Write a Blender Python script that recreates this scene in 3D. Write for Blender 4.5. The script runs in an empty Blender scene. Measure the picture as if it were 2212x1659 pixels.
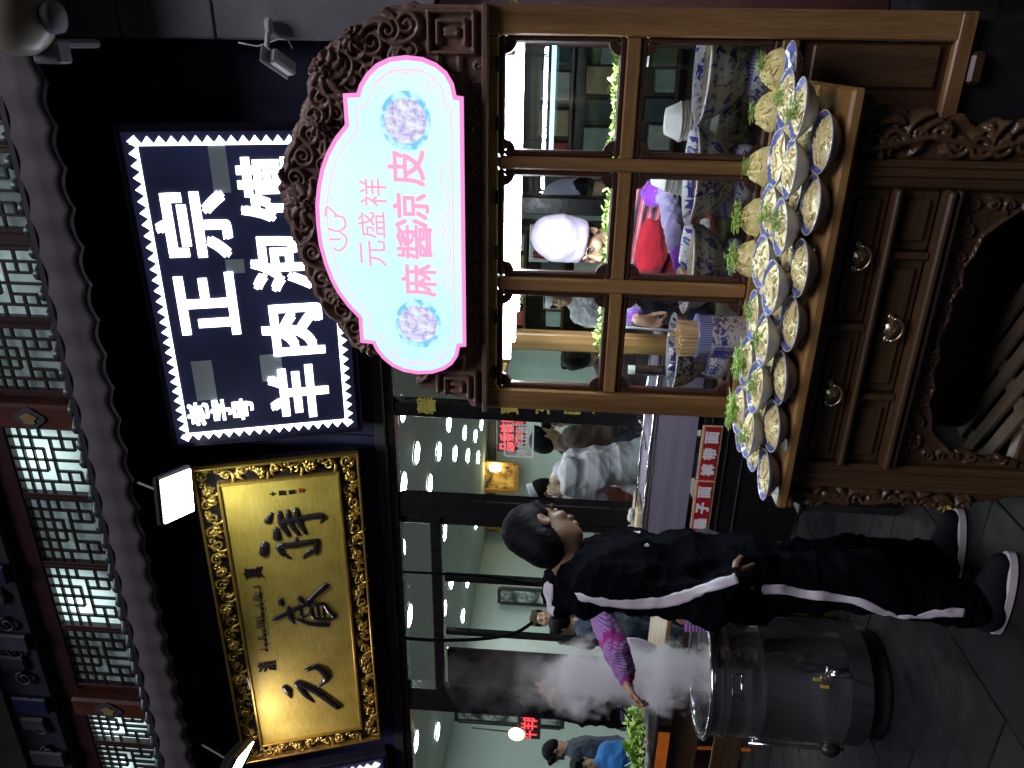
import bpy, bmesh, math, random
import numpy as np
from math import sin, cos, pi, radians, sqrt, atan2, hypot
from mathutils import Vector, Matrix

S = bpy.context.scene
COL = S.collection
rng = random.Random(7)

# ------------------------------------------------------------------ camera
# Phone held upright, picture stored on its side: world "up" is the left of the picture.
YAW, PITCH, ROLL = radians(24.1), radians(3.62), radians(2.54)
CAM = np.array([0.0, 0.0, 1.5])
FPX = 3000.0 / 4032.0 * 2212.0
_w = np.array([-sin(YAW) * cos(PITCH), cos(YAW) * cos(PITCH), sin(PITCH)])
_r0 = np.array([cos(YAW), sin(YAW), 0.0])
_u0 = np.cross(_r0, _w)
_r = _r0 * cos(ROLL) + _u0 * sin(ROLL)
_u = -_r0 * sin(ROLL) + _u0 * cos(ROLL)
cd = bpy.data.cameras.new('camera')
cd.sensor_fit = 'HORIZONTAL'; cd.sensor_width = 36.0; cd.lens = 3000.0 / 4032.0 * 36.0
cd.clip_start = 0.05; cd.clip_end = 400.0
cam = bpy.data.objects.new('camera', cd); COL.objects.link(cam)
cam.matrix_world = Matrix(((-_u[0], _r[0], -_w[0], CAM[0]), (-_u[1], _r[1], -_w[1], CAM[1]), (-_u[2], _r[2], -_w[2], CAM[2]), (0, 0, 0, 1)))
S.camera = cam

# ------------------------------------------------------------------ night sky, faint street light
W = bpy.data.worlds.new('World'); S.world = W; W.use_nodes = True
nt = W.node_tree; bg = nt.nodes['Background']
sky = nt.nodes.new('ShaderNodeTexSky'); sky.sky_type = 'NISHITA'; sky.sun_disc = False
sky.sun_elevation = radians(58); sky.sun_rotation = radians(200)
nt.links.new(sky.outputs[0], bg.inputs[0]); bg.inputs[1].default_value = 0.002
sd = bpy.data.lights.new('sun', 'SUN'); sd.energy = 1.5; sd.angle = radians(25); sd.color = (0.94, 0.87, 1.0)
sun = bpy.data.objects.new('sun', sd); COL.objects.link(sun)
sun.rotation_euler = Vector((-0.22, 0.48, -0.85)).to_track_quat('-Z', 'Y').to_euler()

S.view_settings.view_transform = 'Standard'; S.view_settings.look = 'None'
S.view_settings.exposure = 0.0; S.view_settings.gamma = 1.0; S.view_settings.use_curve_mapping = False
S.cycles.use_denoising = True
S.cycles.max_bounces = 8; S.cycles.transparent_max_bounces = 16; S.cycles.volume_bounces = 5
S.cycles.sample_clamp_indirect = 3.0
S.cycles.caustics_reflective = False; S.cycles.caustics_refractive = False
S.cycles.volume_step_rate = 3.0

# ------------------------------------------------------------------ picking points of the place
def ray(x, y):
    return _w + _r * ((829.5 - y) / FPX) - _u * ((x - 1106.0) / FPX)
def PY(x, y, Y):            # point of the upright plane Y = const
    d = ray(x, y); return CAM + d * (Y / d[1])
def PZ(x, y, z):            # point of the level plane z = const
    d = ray(x, y); return CAM + d * ((z - CAM[2]) / d[2])
def PP(x, y, p0, n):        # point of any plane
    d = ray(x, y); return CAM + d * (np.dot(p0 - CAM, n) / np.dot(d, n))

# ------------------------------------------------------------------ materials
MATS = {}
def new_mat(name):
    m = bpy.data.materials.new(name); m.use_nodes = True; MATS[name] = m
    return m, m.node_tree, m.node_tree.nodes['Principled BSDF']
def N(t, kind, **kw):
    n = t.nodes.new(kind)
    for k, v in kw.items():
        if k[0] == '_': n.inputs[k[1:].replace('_', ' ')].default_value = v
        else: setattr(n, k, v)
    return n
def mixc(t, fac, a, b, mode='MIX'):
    n = t.nodes.new('ShaderNodeMix'); n.data_type = 'RGBA'; n.blend_type = mode
    for sock, v in ((n.inputs[0], fac), (n.inputs[6], a), (n.inputs[7], b)):
        if isinstance(v, bpy.types.NodeSocket): t.links.new(v, sock)
        elif isinstance(v, tuple): sock.default_value = (v + (1,))[:4]
        else: sock.default_value = v
    return n.outputs[2]
def math_n(t, op, a, b=None):
    n = t.nodes.new('ShaderNodeMath'); n.operation = op
    for i, v in enumerate((a, b)):
        if v is None: continue
        if isinstance(v, bpy.types.NodeSocket): t.links.new(v, n.inputs[i])
        else: n.inputs[i].default_value = v
    return n.outputs[0]
def ramp(t, src, stops):
    n = t.nodes.new('ShaderNodeValToRGB'); e = n.color_ramp.elements
    while len(e) < len(stops): e.new(0.5)
    for el, (p, c) in zip(e, stops): el.position = p; el.color = (c + (1,))[:4] if isinstance(c, tuple) else (c, c, c, 1)
    t.links.new(src, n.inputs[0]); return n.outputs[0]
def coords(t, scale=(1, 1, 1), rot=(0, 0, 0), kind='Object'):
    c = t.nodes.new('ShaderNodeTexCoord'); mp = t.nodes.new('ShaderNodeMapping')
    mp.inputs['Scale'].default_value = scale; mp.inputs['Rotation'].default_value = rot
    t.links.new(c.outputs[kind], mp.inputs[0]); return mp.outputs[0]
def noise(t, vec, scale, detail=4, rough=0.55):
    n = N(t, 'ShaderNodeTexNoise', _Scale=scale, _Detail=detail, _Roughness=rough)
    if vec is not None: t.links.new(vec, n.inputs['Vector'])
    return n.outputs['Fac']
def add_bump(t, b, height, strength=0.3, dist=0.01):
    n = N(t, 'ShaderNodeBump', _Strength=strength, _Distance=dist); t.links.new(height, n.inputs['Height'])
    t.links.new(n.outputs[0], b.inputs['Normal'])
def plain(name, c, rough=0.6, metal=0.0, var=0.25, vs=8.0, bump=0.0, bs=60.0, scale=(1, 1, 1), spec=0.5, rvar=0.0, coat=0.0):
    m, t, b = new_mat(name)
    v = coords(t, scale)
    f = noise(t, v, vs)
    lo = tuple(x * (1 - var) for x in c); hi = tuple(min(1, x * (1 + var)) for x in c)
    t.links.new(ramp(t, f, [(0.3, lo), (0.7, hi)]), b.inputs['Base Color'])
    b.inputs['Roughness'].default_value = rough; b.inputs['Metallic'].default_value = metal
    b.inputs['Specular IOR Level'].default_value = spec; b.inputs['Coat Weight'].default_value = coat
    if rvar: t.links.new(math_n(t, 'MULTIPLY_ADD', noise(t, v, vs * 1.7), rvar), b.inputs['Roughness'])
    if rvar:
        rr = ramp(t, noise(t, v, vs * 1.7), [(0.3, max(0, rough - rvar)), (0.7, min(1, rough + rvar))]); t.links.new(rr, b.inputs['Roughness'])
    if bump: add_bump(t, b, noise(t, v, bs, 5), bump, 0.004)
    return m
def emit(name, c, s):
    m, t, b = new_mat(name)
    b.inputs['Base Color'].default_value = (c[0] * .5, c[1] * .5, c[2] * .5, 1)
    b.inputs['Emission Color'].default_value = (*c, 1); b.inputs['Emission Strength'].default_value = s
    return m
def wood(name, dark, light, scale=(1, 1, 1), rough=0.35, grain=26.0, coat=0.25):
    # 'scale' stretches the grain: small number = grain runs along that axis
    m, t, b = new_mat(name)
    v = coords(t, scale)
    n1 = noise(t, v, grain, 6, 0.62)
    n2 = noise(t, v, grain * 0.22, 3)
    wv = N(t, 'ShaderNodeTexNoise', _Scale=grain * 4.5, _Detail=3.0); t.links.new(v, wv.inputs['Vector'])
    f = math_n(t, 'ADD', math_n(t, 'MULTIPLY', n1, 0.6), math_n(t, 'MULTIPLY', n2, 0.4))
    mid = tuple((a + c) / 2 for a, c in zip(dark, light))
    col = ramp(t, f, [(0.33, dark), (0.5, mid), (0.68, light)])
    col = mixc(t, 0.35, col, ramp(t, wv.outputs['Fac'], [(0.35, (0.35, 0.3, 0.28)), (0.6, (1, 1, 1))]), 'MULTIPLY')
    t.links.new(col, b.inputs['Base Color'])
    t.links.new(ramp(t, n1, [(0.3, rough + 0.12), (0.7, rough - 0.08)]), b.inputs['Roughness'])
    b.inputs['Coat Weight'].default_value = coat; b.inputs['Coat Roughness'].default_value = 0.3
    add_bump(t, b, n1, 0.18, 0.004)
    return m
def glass(name, tint=(0.93, 0.97, 0.96), refl=0.5, rough=0.02, streak=0.0):
    m, t, b = new_mat(name); t.nodes.remove(b)
    out = t.nodes['Material Output']
    tr = N(t, 'ShaderNodeBsdfTransparent'); tr.inputs[0].default_value = (*tint, 1)
    gl = N(t, 'ShaderNodeBsdfGlossy'); gl.inputs['Roughness'].default_value = rough
    lw = N(t, 'ShaderNodeLayerWeight', _Blend=0.5); fz = math_n(t, 'ADD', math_n(t, 'MULTIPLY', math_n(t, 'POWER', lw.outputs['Facing'], 5.0), .9), .04)
    mx = N(t, 'ShaderNodeMixShader')
    t.links.new(math_n(t, 'MULTIPLY', fz, refl), mx.inputs[0])
    t.links.new(tr.outputs[0], mx.inputs[1]); t.links.new(gl.outputs[0], mx.inputs[2])
    last = mx.outputs[0]
    if streak:
        df = N(t, 'ShaderNodeBsdfDiffuse'); df.inputs[0].default_value = (.8, .8, .85, 1)
        m2 = N(t, 'ShaderNodeMixShader')
        f = ramp(t, noise(t, coords(t, (3, 3, 1)), 5, 5), [(0.45, 0.0), (0.8, streak)])
        t.links.new(f, m2.inputs[0]); t.links.new(last, m2.inputs[1]); t.links.new(df.outputs[0], m2.inputs[2]); last = m2.outputs[0]
    t.links.new(last, out.inputs[0])
    return m

# ------------------------------------------------------------------ mesh helpers
class MB:
    def __init__(s): s.v = []; s.f = []; s.mi = []
    def add(s, vs, fs, mi=0):
        o = len(s.v); s.v += [tuple(map(float, p)) for p in vs]; s.f += [tuple(i + o for i in f) for f in fs]; s.mi += [mi] * len(fs); return s
    def box(s, c, d, mi=0, bev=0.0, R=None):
        hx, hy, hz = d[0] / 2, d[1] / 2, d[2] / 2
        if bev <= 0:
            vs = [(x, y, z) for x in (-hx, hx) for y in (-hy, hy) for z in (-hz, hz)]
            fs = [(0, 1, 3, 2), (4, 6, 7, 5), (0, 4, 5, 1), (2, 3, 7, 6), (0, 2, 6, 4), (1, 5, 7, 3)]
        else:
            b = min(bev, hx * .9, hy * .9, hz * .9); vs = []; fs = []; idx = {}
            for sx in (-1, 1):
                for sy in (-1, 1):
                    for sz in (-1, 1):
                        for ax in range(3):
                            p = [sx * (hx - b), sy * (hy - b), sz * (hz - b)]; p[ax] = (sx * hx, sy * hy, sz * hz)[ax]
                            idx[(sx, sy, sz, ax)] = len(vs); vs.append(tuple(p))
            for ax in range(3):
                o1, o2 = [a for a in range(3) if a != ax]
                for sg in (-1, 1):
                    q = []
                    for a, c2 in ((-1, -1), (1, -1), (1, 1), (-1, 1)):
                        k = [0, 0, 0]; k[ax] = sg; k[o1] = a; k[o2] = c2; q.append(idx[(*k, ax)])
                    fs.append(tuple(q))
            for ax in range(3):
                o1, o2 = [a for a in range(3) if a != ax]
                for a in (-1, 1):
                    for c2 in (-1, 1):
                        k0 = [0, 0, 0]; k1 = [0, 0, 0]; k0[ax] = -1; k1[ax] = 1; k0[o1] = k1[o1] = a; k0[o2] = k1[o2] = c2
                        fs.append((idx[(*k0, o1)], idx[(*k1, o1)], idx[(*k1, o2)], idx[(*k0, o2)]))
            for sx in (-1, 1):
                for sy in (-1, 1):
                    for sz in (-1, 1): fs.append(tuple(idx[(sx, sy, sz, a)] for a in range(3)))
        if R is not None: vs = [tuple(R @ Vector(p)) for p in vs]
        return s.add([(p[0] + c[0], p[1] + c[1], p[2] + c[2]) for p in vs], fs, mi)
    def lathe(s, prof, c=(0, 0, 0), n=24, mi=0, squash=1.0):
        # prof: list of (r, z); open profile, caps where r ~ 0
        vs = []; fs = []
        for r, z in prof:
            for k in range(n):
                a = 2 * pi * k / n; vs.append((c[0] + r * cos(a), c[1] + r * sin(a) * squash, c[2] + z))
        for i in range(len(prof) - 1):
            for k in range(n): fs.append((i * n + k, i * n + (k + 1) % n, (i + 1) * n + (k + 1) % n, (i + 1) * n + k))
        return s.add(vs, fs, mi)
    def tube(s, pts, rad, n=8, mi=0, cap=True, flat=None):
        # flat=(dir, factor): squashes the section along dir
        P = [Vector(p) for p in pts]; m = len(P); R = rad if hasattr(rad, '__len__') else [rad] * m
        vs = []; fs = []; up = None
        for i in range(m):
            d = (P[min(i + 1, m - 1)] - P[max(i - 1, 0)]); d = d.normalized() if d.length > 1e-9 else Vector((0, 0, 1))
            if up is None: up = Vector((0, 0, 1)) if abs(d.z) < .9 else Vector((1, 0, 0))
            a = d.cross(up); a = a.normalized() if a.length > 1e-6 else d.orthogonal().normalized(); b = a.cross(d).normalized(); up = b
            for k in range(n):
                t = 2 * pi * k / n; q = (a * cos(t) + b * sin(t)) * R[i]
                if flat is not None: fd = Vector(flat[0]); q = q - fd * (q.dot(fd)) * (1 - flat[1])
                vs.append(tuple(P[i] + q))
        for i in range(m - 1):
            for k in range(n): fs.append((i * n + k, i * n + (k + 1) % n, (i + 1) * n + (k + 1) % n, (i + 1) * n + k))
        if cap: fs.append(tuple(range(n - 1, -1, -1))); fs.append(tuple((m - 1) * n + k for k in range(n)))
        return s.add(vs, fs, mi)
    def prism(s, poly, y0, y1, mi=0, back=True):
        # poly in (x, z), extruded along y
        n = len(poly); vs = [(p[0], y0, p[1]) for p in poly] + [(p[0], y1, p[1]) for p in poly]
        fs = [tuple(range(n))] + ([tuple(range(2 * n - 1, n - 1, -1))] if back else []) + [(i, n + i, n + (i + 1) % n, (i + 1) % n) for i in range(n)]
        return s.add(vs, fs, mi)
    def ball(s, c, r, n=10, m=6, mi=0):
        r = r if hasattr(r, '__len__') else (r, r, r); vs = [(c[0], c[1], c[2] - r[2])]; fs = []
        for i in range(1, m):
            a = pi * i / m
            for k in range(n):
                t = 2 * pi * k / n; vs.append((c[0] + r[0] * sin(a) * cos(t), c[1] + r[1] * sin(a) * sin(t), c[2] - r[2] * cos(a)))
        vs.append((c[0], c[1], c[2] + r[2])); L = len(vs) - 1
        for k in range(n): fs.append((0, 1 + (k + 1) % n, 1 + k)); fs.append((L, L - n + k, L - n + (k + 1) % n))
        for i in range(m - 2):
            for k in range(n): fs.append((1 + i * n + k, 1 + i * n + (k + 1) % n, 1 + (i + 1) * n + (k + 1) % n, 1 + (i + 1) * n + k))
        return s.add(vs, fs, mi)
    def mesh(s, name, mats, smooth=False, fix=True):
        me = bpy.data.meshes.new(name); me.from_pydata(s.v, [], s.f)
        for m in (mats if isinstance(mats, (list, tuple)) else [mats]): me.materials.append(m)
        if max(s.mi, default=0): me.polygons.foreach_set('material_index', s.mi)
        if fix:
            bm = bmesh.new(); bm.from_mesh(me); bmesh.ops.recalc_face_normals(bm, faces=bm.faces); bm.to_mesh(me); bm.free()
        if smooth: me.polygons.foreach_set('use_smooth', [True] * len(me.polygons))
        me.update(); return me
    def obj(s, name, mats, parent=None, smooth=False, loc=(0, 0, 0), rot=None, bevel=0.0):
        return place(name, s.mesh(name, mats, smooth), parent, loc, rot, bevel)
def place(name, me, parent=None, loc=(0, 0, 0), rot=None, bevel=0.0):
    o = bpy.data.objects.new(name, me); COL.objects.link(o); o.location = loc
    if rot is not None: o.rotation_euler = rot
    if parent is not None: o.parent = parent
    if bevel:
        b = o.modifiers.new('bevel', 'BEVEL'); b.width = bevel; b.segments = 2; b.limit_method = 'ANGLE'; b.angle_limit = radians(40)
    return o
def tag(o, label, cat, group=None):
    o['label'] = label; o['category'] = cat
    if group: o['group'] = group
    return o
def thing(name, label, cat, loc=(0, 0, 0), rz=0.0, group=None):
    o = bpy.data.objects.new(name, None); COL.objects.link(o); o.location = loc; o.rotation_euler = (0, 0, rz); o.empty_display_size = .05
    return tag(o, label, cat, group)
def struct(o): o['kind'] = 'structure'; return o
def shift(me, loc): me.transform(Matrix.Translation(loc)); return me

def text_mesh(body, size, extrude=0.004, bold=0.0, mat=None, width=1.0, shear=0.0, vertical=False):
    cu = bpy.data.curves.new('lettering', 'FONT'); cu.body = '\n'.join(body) if vertical else body; cu.size = size; cu.extrude = extrude; cu.offset = bold
    cu.align_x = 'CENTER'; cu.align_y = 'CENTER'; cu.resolution_u = 3; cu.shear = shear
    o = bpy.data.objects.new('lettering', cu); COL.objects.link(o)
    dg = bpy.context.evaluated_depsgraph_get(); me = bpy.data.meshes.new_from_object(o.evaluated_get(dg))
    bpy.data.objects.remove(o); bpy.data.curves.remove(cu)
    co = np.empty(len(me.vertices) * 3); me.vertices.foreach_get('co', co); co = co.reshape(-1, 3)
    if len(co):
        mn, mx = co.min(0), co.max(0); co -= (mn + mx) / 2; co[:, 0] *= width
        # stand the lettering up: reads along +X, faces -Y
        co = np.stack([co[:, 0], -co[:, 2], co[:, 1]], 1); me.vertices.foreach_set('co', co.ravel())
    me.materials.clear()
    if mat: me.materials.append(mat)
    me.update(); return me
# ------------------------------------------------------------------ material library
m_pave = plain('paving_stone', (0.0126, 0.0126, 0.0146), .62, var=0.35, vs=6, bump=0.35, bs=40, rvar=0.15, spec=.25)
m_pave2 = plain('paving_stone_warm', (0.0153, 0.0139, 0.0126), .62, var=0.35, vs=5, bump=0.35, bs=40, rvar=0.15, spec=.25)
m_pave3 = plain('paving_stone_blue', (0.0099, 0.0100, 0.0153), .62, var=0.3, vs=7, bump=0.35, bs=40, rvar=0.15, spec=.25)
m_joint = plain('ground_dirt', (0.02, 0.02, 0.02), 0.9)
m_fascia = plain('fascia_panel', (0.016, 0.018, 0.060), 0.42, var=0.25, vs=2.5, rvar=0.12)
m_blackmetal = plain('black_metal', (0.012, 0.012, 0.014), 0.3, 0.3, var=0.2, rvar=0.1)
m_greystrip = plain('grey_aluminium', (0.11, 0.11, 0.125), 0.35, 0.7, var=0.15, scale=(.2, 1, 1))
m_redwood = plain('dark_red_paint', (0.036, 0.011, 0.010), 0.45, var=0.3, vs=9, bump=.15)
m_orange = plain('vermilion_paint', (0.085, 0.022, 0.010), 0.5, var=0.3, vs=7, bump=.12)
m_lattice = plain('lattice_paint', (0.022, 0.012, 0.012), 0.5, var=0.2)
m_valance = plain('grey_valance', (0.080, 0.066, 0.078), 0.7, var=0.16, vs=3, bump=.15, bs=25)
m_tile = plain('roof_tile_glaze', (0.04, 0.07, 0.068), 0.35, var=0.4, vs=12, bump=.2)
m_beam = plain('painted_beam', (0.02, 0.022, 0.035), 0.6, var=0.5, vs=4)
m_bluepaint = plain('blue_painted_block', (0.010, 0.014, 0.07), 0.5, var=0.3)
m_paleblock = plain('pale_painted_scroll', (0.05, 0.055, 0.07), 0.6, var=0.3)
m_concrete = plain('pale_concrete', (0.22, 0.22, 0.24), 0.8, var=0.22, vs=3.5, bump=.3, bs=30)
m_ceiling = plain('room_ceiling', (0.43, 0.50, 0.46), 0.8, var=0.05, vs=.6)
m_roomwall = plain('room_wall', (0.52, 0.60, 0.55), 0.75, var=0.06, vs=.8)
m_roomfloor = plain('room_floor', (0.14, 0.13, 0.12), 0.3, var=0.2)
m_glass = glass('window_glass', (0.90, 0.95, 0.93), 0.8, 0.0)
m_cartglass = glass('cart_glass', (0.95, 0.98, 0.97), 0.55, 0.0)
m_clear = glass('clear_plastic', (0.95, 0.96, 0.97), 0.35, 0.08)
m_ceillamp = emit('ceiling_lamp_glow', (0.92, 0.98, 1.0), 85.0)
m_warmlamp = emit('warm_lamp_glow', (1.0, 0.80, 0.42), 22.0)
m_tube = emit('tube_glow', (0.86, 0.92, 1.0), 100.0)
m_blackframe = plain('black_frame', (0.015, 0.015, 0.015), 0.4)
m_white = plain('white_paint', (0.75, 0.75, 0.75), 0.5, var=.06)
m_chrome = plain('chrome', (0.75, 0.75, 0.78), 0.14, 1.0, var=.08)

# pane of a lit lattice window: paper-white glass with a room lamp behind, brighter towards one spot
def lit_pane(name, col, s, spot, ss):
    m, t, b = new_mat(name)
    v = coords(t, kind='Object')
    vd = N(t, 'ShaderNodeVectorMath', operation='DISTANCE'); t.links.new(v, vd.inputs[0]); vd.inputs[1].default_value = spot
    g = ramp(t, vd.outputs['Value'], [(0.02, 1.0), (0.10, 0.22), (0.42, 0.0)])
    n = ramp(t, noise(t, coords(t, (1, 1, .6)), 6, 3), [(0.32, 0.30), (0.72, 1.35)])
    st = math_n(t, 'ADD', math_n(t, 'MULTIPLY', n, s), math_n(t, 'MULTIPLY', g, ss))
    b.inputs['Base Color'].default_value = (.25, .3, .3, 1); b.inputs['Roughness'].default_value = .25
    b.inputs['Emission Color'].default_value = (*col, 1); t.links.new(st, b.inputs['Emission Strength'])
    return m

# ------------------------------------------------------------------ pavement
gb = MB(); gb.add([(-60, -40, -.03), (60, -40, -.03), (60, 60, -.03), (-60, 60, -.03)], [(0, 1, 2, 3)])
ground = struct(gb.obj('ground', m_joint))
pave = struct(MB().box((-1.8, 2.7, -.02), (6.4, 4.4, .02)).obj('pavement', m_joint))
slab_me = []
for k in range(9):
    b = MB().box((0, 0, 0), (.2985, .3985, .04), bev=.004)
    me = b.mesh('paving_slab', (m_pave, m_pave2, m_pave3)[k % 3]); slab_me.append(me)
for i in range(21):
    for j in range(11):
        x = -4.85 + i * .30; y = .75 + j * .40 + (i % 2) * .2
        o = place('paving_slab', slab_me[rng.randrange(9)], pave, (x, y, -.0205 + rng.uniform(-.004, .003)), (rng.uniform(-.008, .008), rng.uniform(-.008, .008), pi * rng.randrange(2)))

# ------------------------------------------------------------------ restaurant building
YG = 4.5
house = thing('restaurant_building', 'two-storey restaurant front with black fascia, glass front and lit lattice windows above', 'building', (-2.5, YG, 0))
def H(mb, name, mats, smooth=False, bevel=0.0, parent=house):
    o = mb.obj(name, mats, None, smooth, bevel=bevel); o.parent = parent; o.matrix_parent_inverse = Matrix.Translation((2.5, -YG, 0)); return o
# fascia panels, with a joint between each
for k in range(6):
    x0 = -8.0 + k * 1.4
    H(MB().box((x0 + .7, 4.47, 3.52), (1.394, .10, 1.60), bev=.004), 'fascia_panel', m_fascia)
H(MB().box((-3.8, 4.46, 2.68), (8.4, .11, .076), bev=.006), 'fascia_trim', m_greystrip)
H(MB().box((-3.8, 4.47, 2.61), (8.4, .10, .058), bev=.006), 'window_head', m_blackmetal)
H(MB().box((-3.8, 4.16, 4.325), (8.6, .70, .03)), 'soffit', m_beam)
# glass front: posts, transom, panes
def post(x0, x1, z0=0.0, z1=2.58, y=4.48, d=.10, mat=m_blackmetal): return H(MB().box(((x0 + x1) / 2, y, (z0 + z1) / 2), (abs(x1 - x0), d, z1 - z0), bev=.006), 'window_post', mat)
post(-3.03, -2.875); post(-4.87, -4.64); post(-2.25, -2.15); post(-3.10, -3.045, d=.06); post(-3.60, -3.545, 0, 2.28, d=.05); post(-4.10, -4.06, 0, 2.28, d=.05)
post(-7.4, -7.2); post(-.9, -.8); post(.3, .5)
H(MB().box((-3.835, 4.48, 2.333), (1.605, .085, .076), bev=.005), 'transom', m_blackmetal)
H(MB().box((-4.45, 4.505, 1.14), (.36, .03, 2.28), bev=.004), 'mirror_door_leaf', plain('mirror_brown', (0.10, 0.08, 0.075), 0.08, 0.85, var=.3, vs=3))
for x0, x1, z0, z1 in ((-2.875, -2.25, .5, 2.58), (-3.545, -3.10, .1, 2.29), (-4.06, -3.60, .1, 2.29), (-4.64, -3.10, 2.372, 2.58), (-7.2, -4.87, .4, 2.58), (-2.15, -.9, .4, 2.58), (-.8, .3, .4, 2.58)):
    H(MB().box(((x0 + x1) / 2, 4.50, (z0 + z1) / 2), (x1 - x0, .006, z1 - z0)), 'window_pane', m_glass)
H(MB().box((-6.0, 4.49, .22), (2.3, .08, .42), bev=.01), 'plinth', m_redwood)
H(MB().box((-2.56, 4.49, .25), (.62, .08, .50), bev=.01), 'plinth', m_redwood)
H(MB().box((-.9, 4.49, .2), (2.5, .08, .40), bev=.01), 'plinth', m_redwood)

# upper storey: wall strips, lattice windows, red posts
LX = [(-.62, -.09), (-1.621, -1.11), (-2.155, -1.70), (-2.941, -2.413), (-3.533, -2.999), (-4.13, -3.595), (-4.727, -4.189), (-5.36, -5.018), (-5.78, -5.42), (-.50 + .45, .48)]
LX = [(-1.055, -.62), (-.53, -.10), (-1.621, -1.195), (-2.135, -1.705), (-2.941, -2.413), (-3.533, -2.999), (-4.13, -3.595), (-4.727, -4.189), (-5.36, -5.018), (-5.78, -5.42)]
Z0, Z1 = 4.727, 5.245
H(MB().box((-3.4, 4.38, 4.60), (7.6, .06, .24)), 'sill_board', m_redwood)
H(MB().box((-3.4, 4.37, 5.33), (7.6, .10, .165), bev=.01), 'lintel_board', m_redwood)
H(MB().box((-3.4, 4.36, 5.66), (7.6, .20, .45), bev=.02), 'painted_beam', m_beam)
H(MB().box((-3.0, 4.30, 6.25), (9.0, .7, .16), bev=.01), 'upper_eave', m_beam)
for x in (-2.28, -4.867): 
    o = H(MB().box((x, 4.29, 4.95), (.185, .16, .62), bev=.02), 'red_post', m_orange)
    e = MB(); e.prism([(x + .072 * cos(a) * (1 + .12 * cos(4 * a)), 4.95 + .10 * sin(a) * (1 + .12 * cos(4 * a)) ) for a in [2 * pi * k / 24 for k in range(24)]], 4.200, 4.209)
    e.prism([(x + .04 * cos(a), 4.95 + .05 * sin(a) * (1 + .3 * cos(5 * a))) for a in [2 * pi * k / 20 for k in range(20)]], 4.194, 4.2, 1)
    e2 = H(e, 'emblem', [m_paleblock, plain('emblem_gold_%d' % int(-x * 10), (.35, .24, .08), .5)])
for k, x in enumerate((-4.9, -4.25, -3.6, -5.5)):
    H(MB().box((x, 4.24, 5.62), (.16, .05, .30), bev=.015), 'painted_block', (m_bluepaint, m_paleblock)[k % 2])
    H(MB().box((x - .22, 4.245, 5.66), (.14, .04, .22), bev=.03), 'painted_block', (m_paleblock, m_beam)[k % 2])
for k in range(12):
    x = -5.7 + k * .27; pts = [(x + .07 * cos(a) * (1 - a / 14), 4.235, 5.60 + .07 * sin(a) * (1 - a / 14)) for a in [j * .5 for j in range(16)]]
    H(MB().tube(pts, .011, 6), 'painted_scroll', m_paleblock, True)
# lattice pattern in unit cells (x0,z0,x1,z1) lines
def lattice(x0, x1, k):
    w = x1 - x0; h = Z1 - Z0
    fr = MB(); t = .032
    for c, d in (((x0 - t / 2, 4.36, (Z0 + Z1) / 2), (t, .07, h + 2 * t)), ((x1 + t / 2, 4.36, (Z0 + Z1) / 2), (t, .07, h + 2 * t)), (((x0 + x1) / 2, 4.36, Z0 - t / 2), (w, .07, t)), (((x0 + x1) / 2, 4.36, Z1 + t / 2), (w, .07, t))): fr.box(c, d, bev=.004)
    win = H(fr, 'lattice_window', m_redwood)
    pm = lit_pane('window_glow_%d' % k, (0.62, 0.86, 0.84), (.12, .14, .20, .12, .30, .12, .24, .07, .32, .26)[k % 10], ((x0 + x1) / 2 + (rng.random() - .5) * .2, 4.38, Z1 - .15), (0, 0, .9, 0, 5.0, .1, 6.0, 0.05, 6.0, 2.0)[k % 10])
    n = [0, 1, 2, 3, 4, 5, 6]; gx = [x0 + w * f for f in (0, .17, .335, .5, .665, .83, 1)]; gz = [Z0 + h * f for f in (0, .13, .30, .46, .58, .72, .86, 1)]
    bars = MB(); th = .016; yb = 4.352
    def vb(i, a, c): bars.box((gx[i], yb, (gz[a] + gz[c]) / 2), (th, .02, gz[c] - gz[a]))
    def hb(j, a, c): bars.box(((gx[a] + gx[c]) / 2, yb + .001, gz[j]), (gx[c] - gx[a], .02, th))
    vb(3, 0, 7); vb(1, 0, 2); vb(5, 0, 2); vb(2, 1, 3); vb(4, 1, 3); vb(1, 2, 5); vb(5, 2, 5); vb(2, 4, 7); vb(4, 4, 7); vb(1, 5, 7); vb(5, 5, 7)
    hb(1, 1, 2); hb(1, 4, 5); hb(2, 0, 2); hb(2, 4, 6); hb(3, 1, 5); hb(4, 0, 1); hb(4, 5, 6); hb(4, 2, 4); hb(5, 0, 6); hb(6, 0, 6)
    o = H(bars, 'lattice_bars', m_lattice, parent=win); o.matrix_parent_inverse = Matrix()
    # panes: one sheet per column of cells
    for i in range(6):
        p = MB().box(((gx[i] + gx[i + 1]) / 2, 4.38, (Z0 + Z1) / 2), (gx[i + 1] - gx[i] - .001, .006, h))
        o = p.obj('pane', pm, win)
for k, (a, c) in enumerate(LX): lattice(a, c, k)
for xa, xb in ((-1.195, -1.055), (-1.705, -1.621), (-2.413, -2.135), (-2.999, -2.941), (-3.595, -3.533), (-4.189, -4.13), (-5.018, -4.727), (-5.42, -5.36), (-6.3, -5.78), (-.62, -.53), (-.10, .6)):
    H(MB().box(((xa + xb) / 2, 4.375, 4.98), (abs(xb - xa) - .066, .05, .55)), 'wall_strip', m_redwood)
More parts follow.
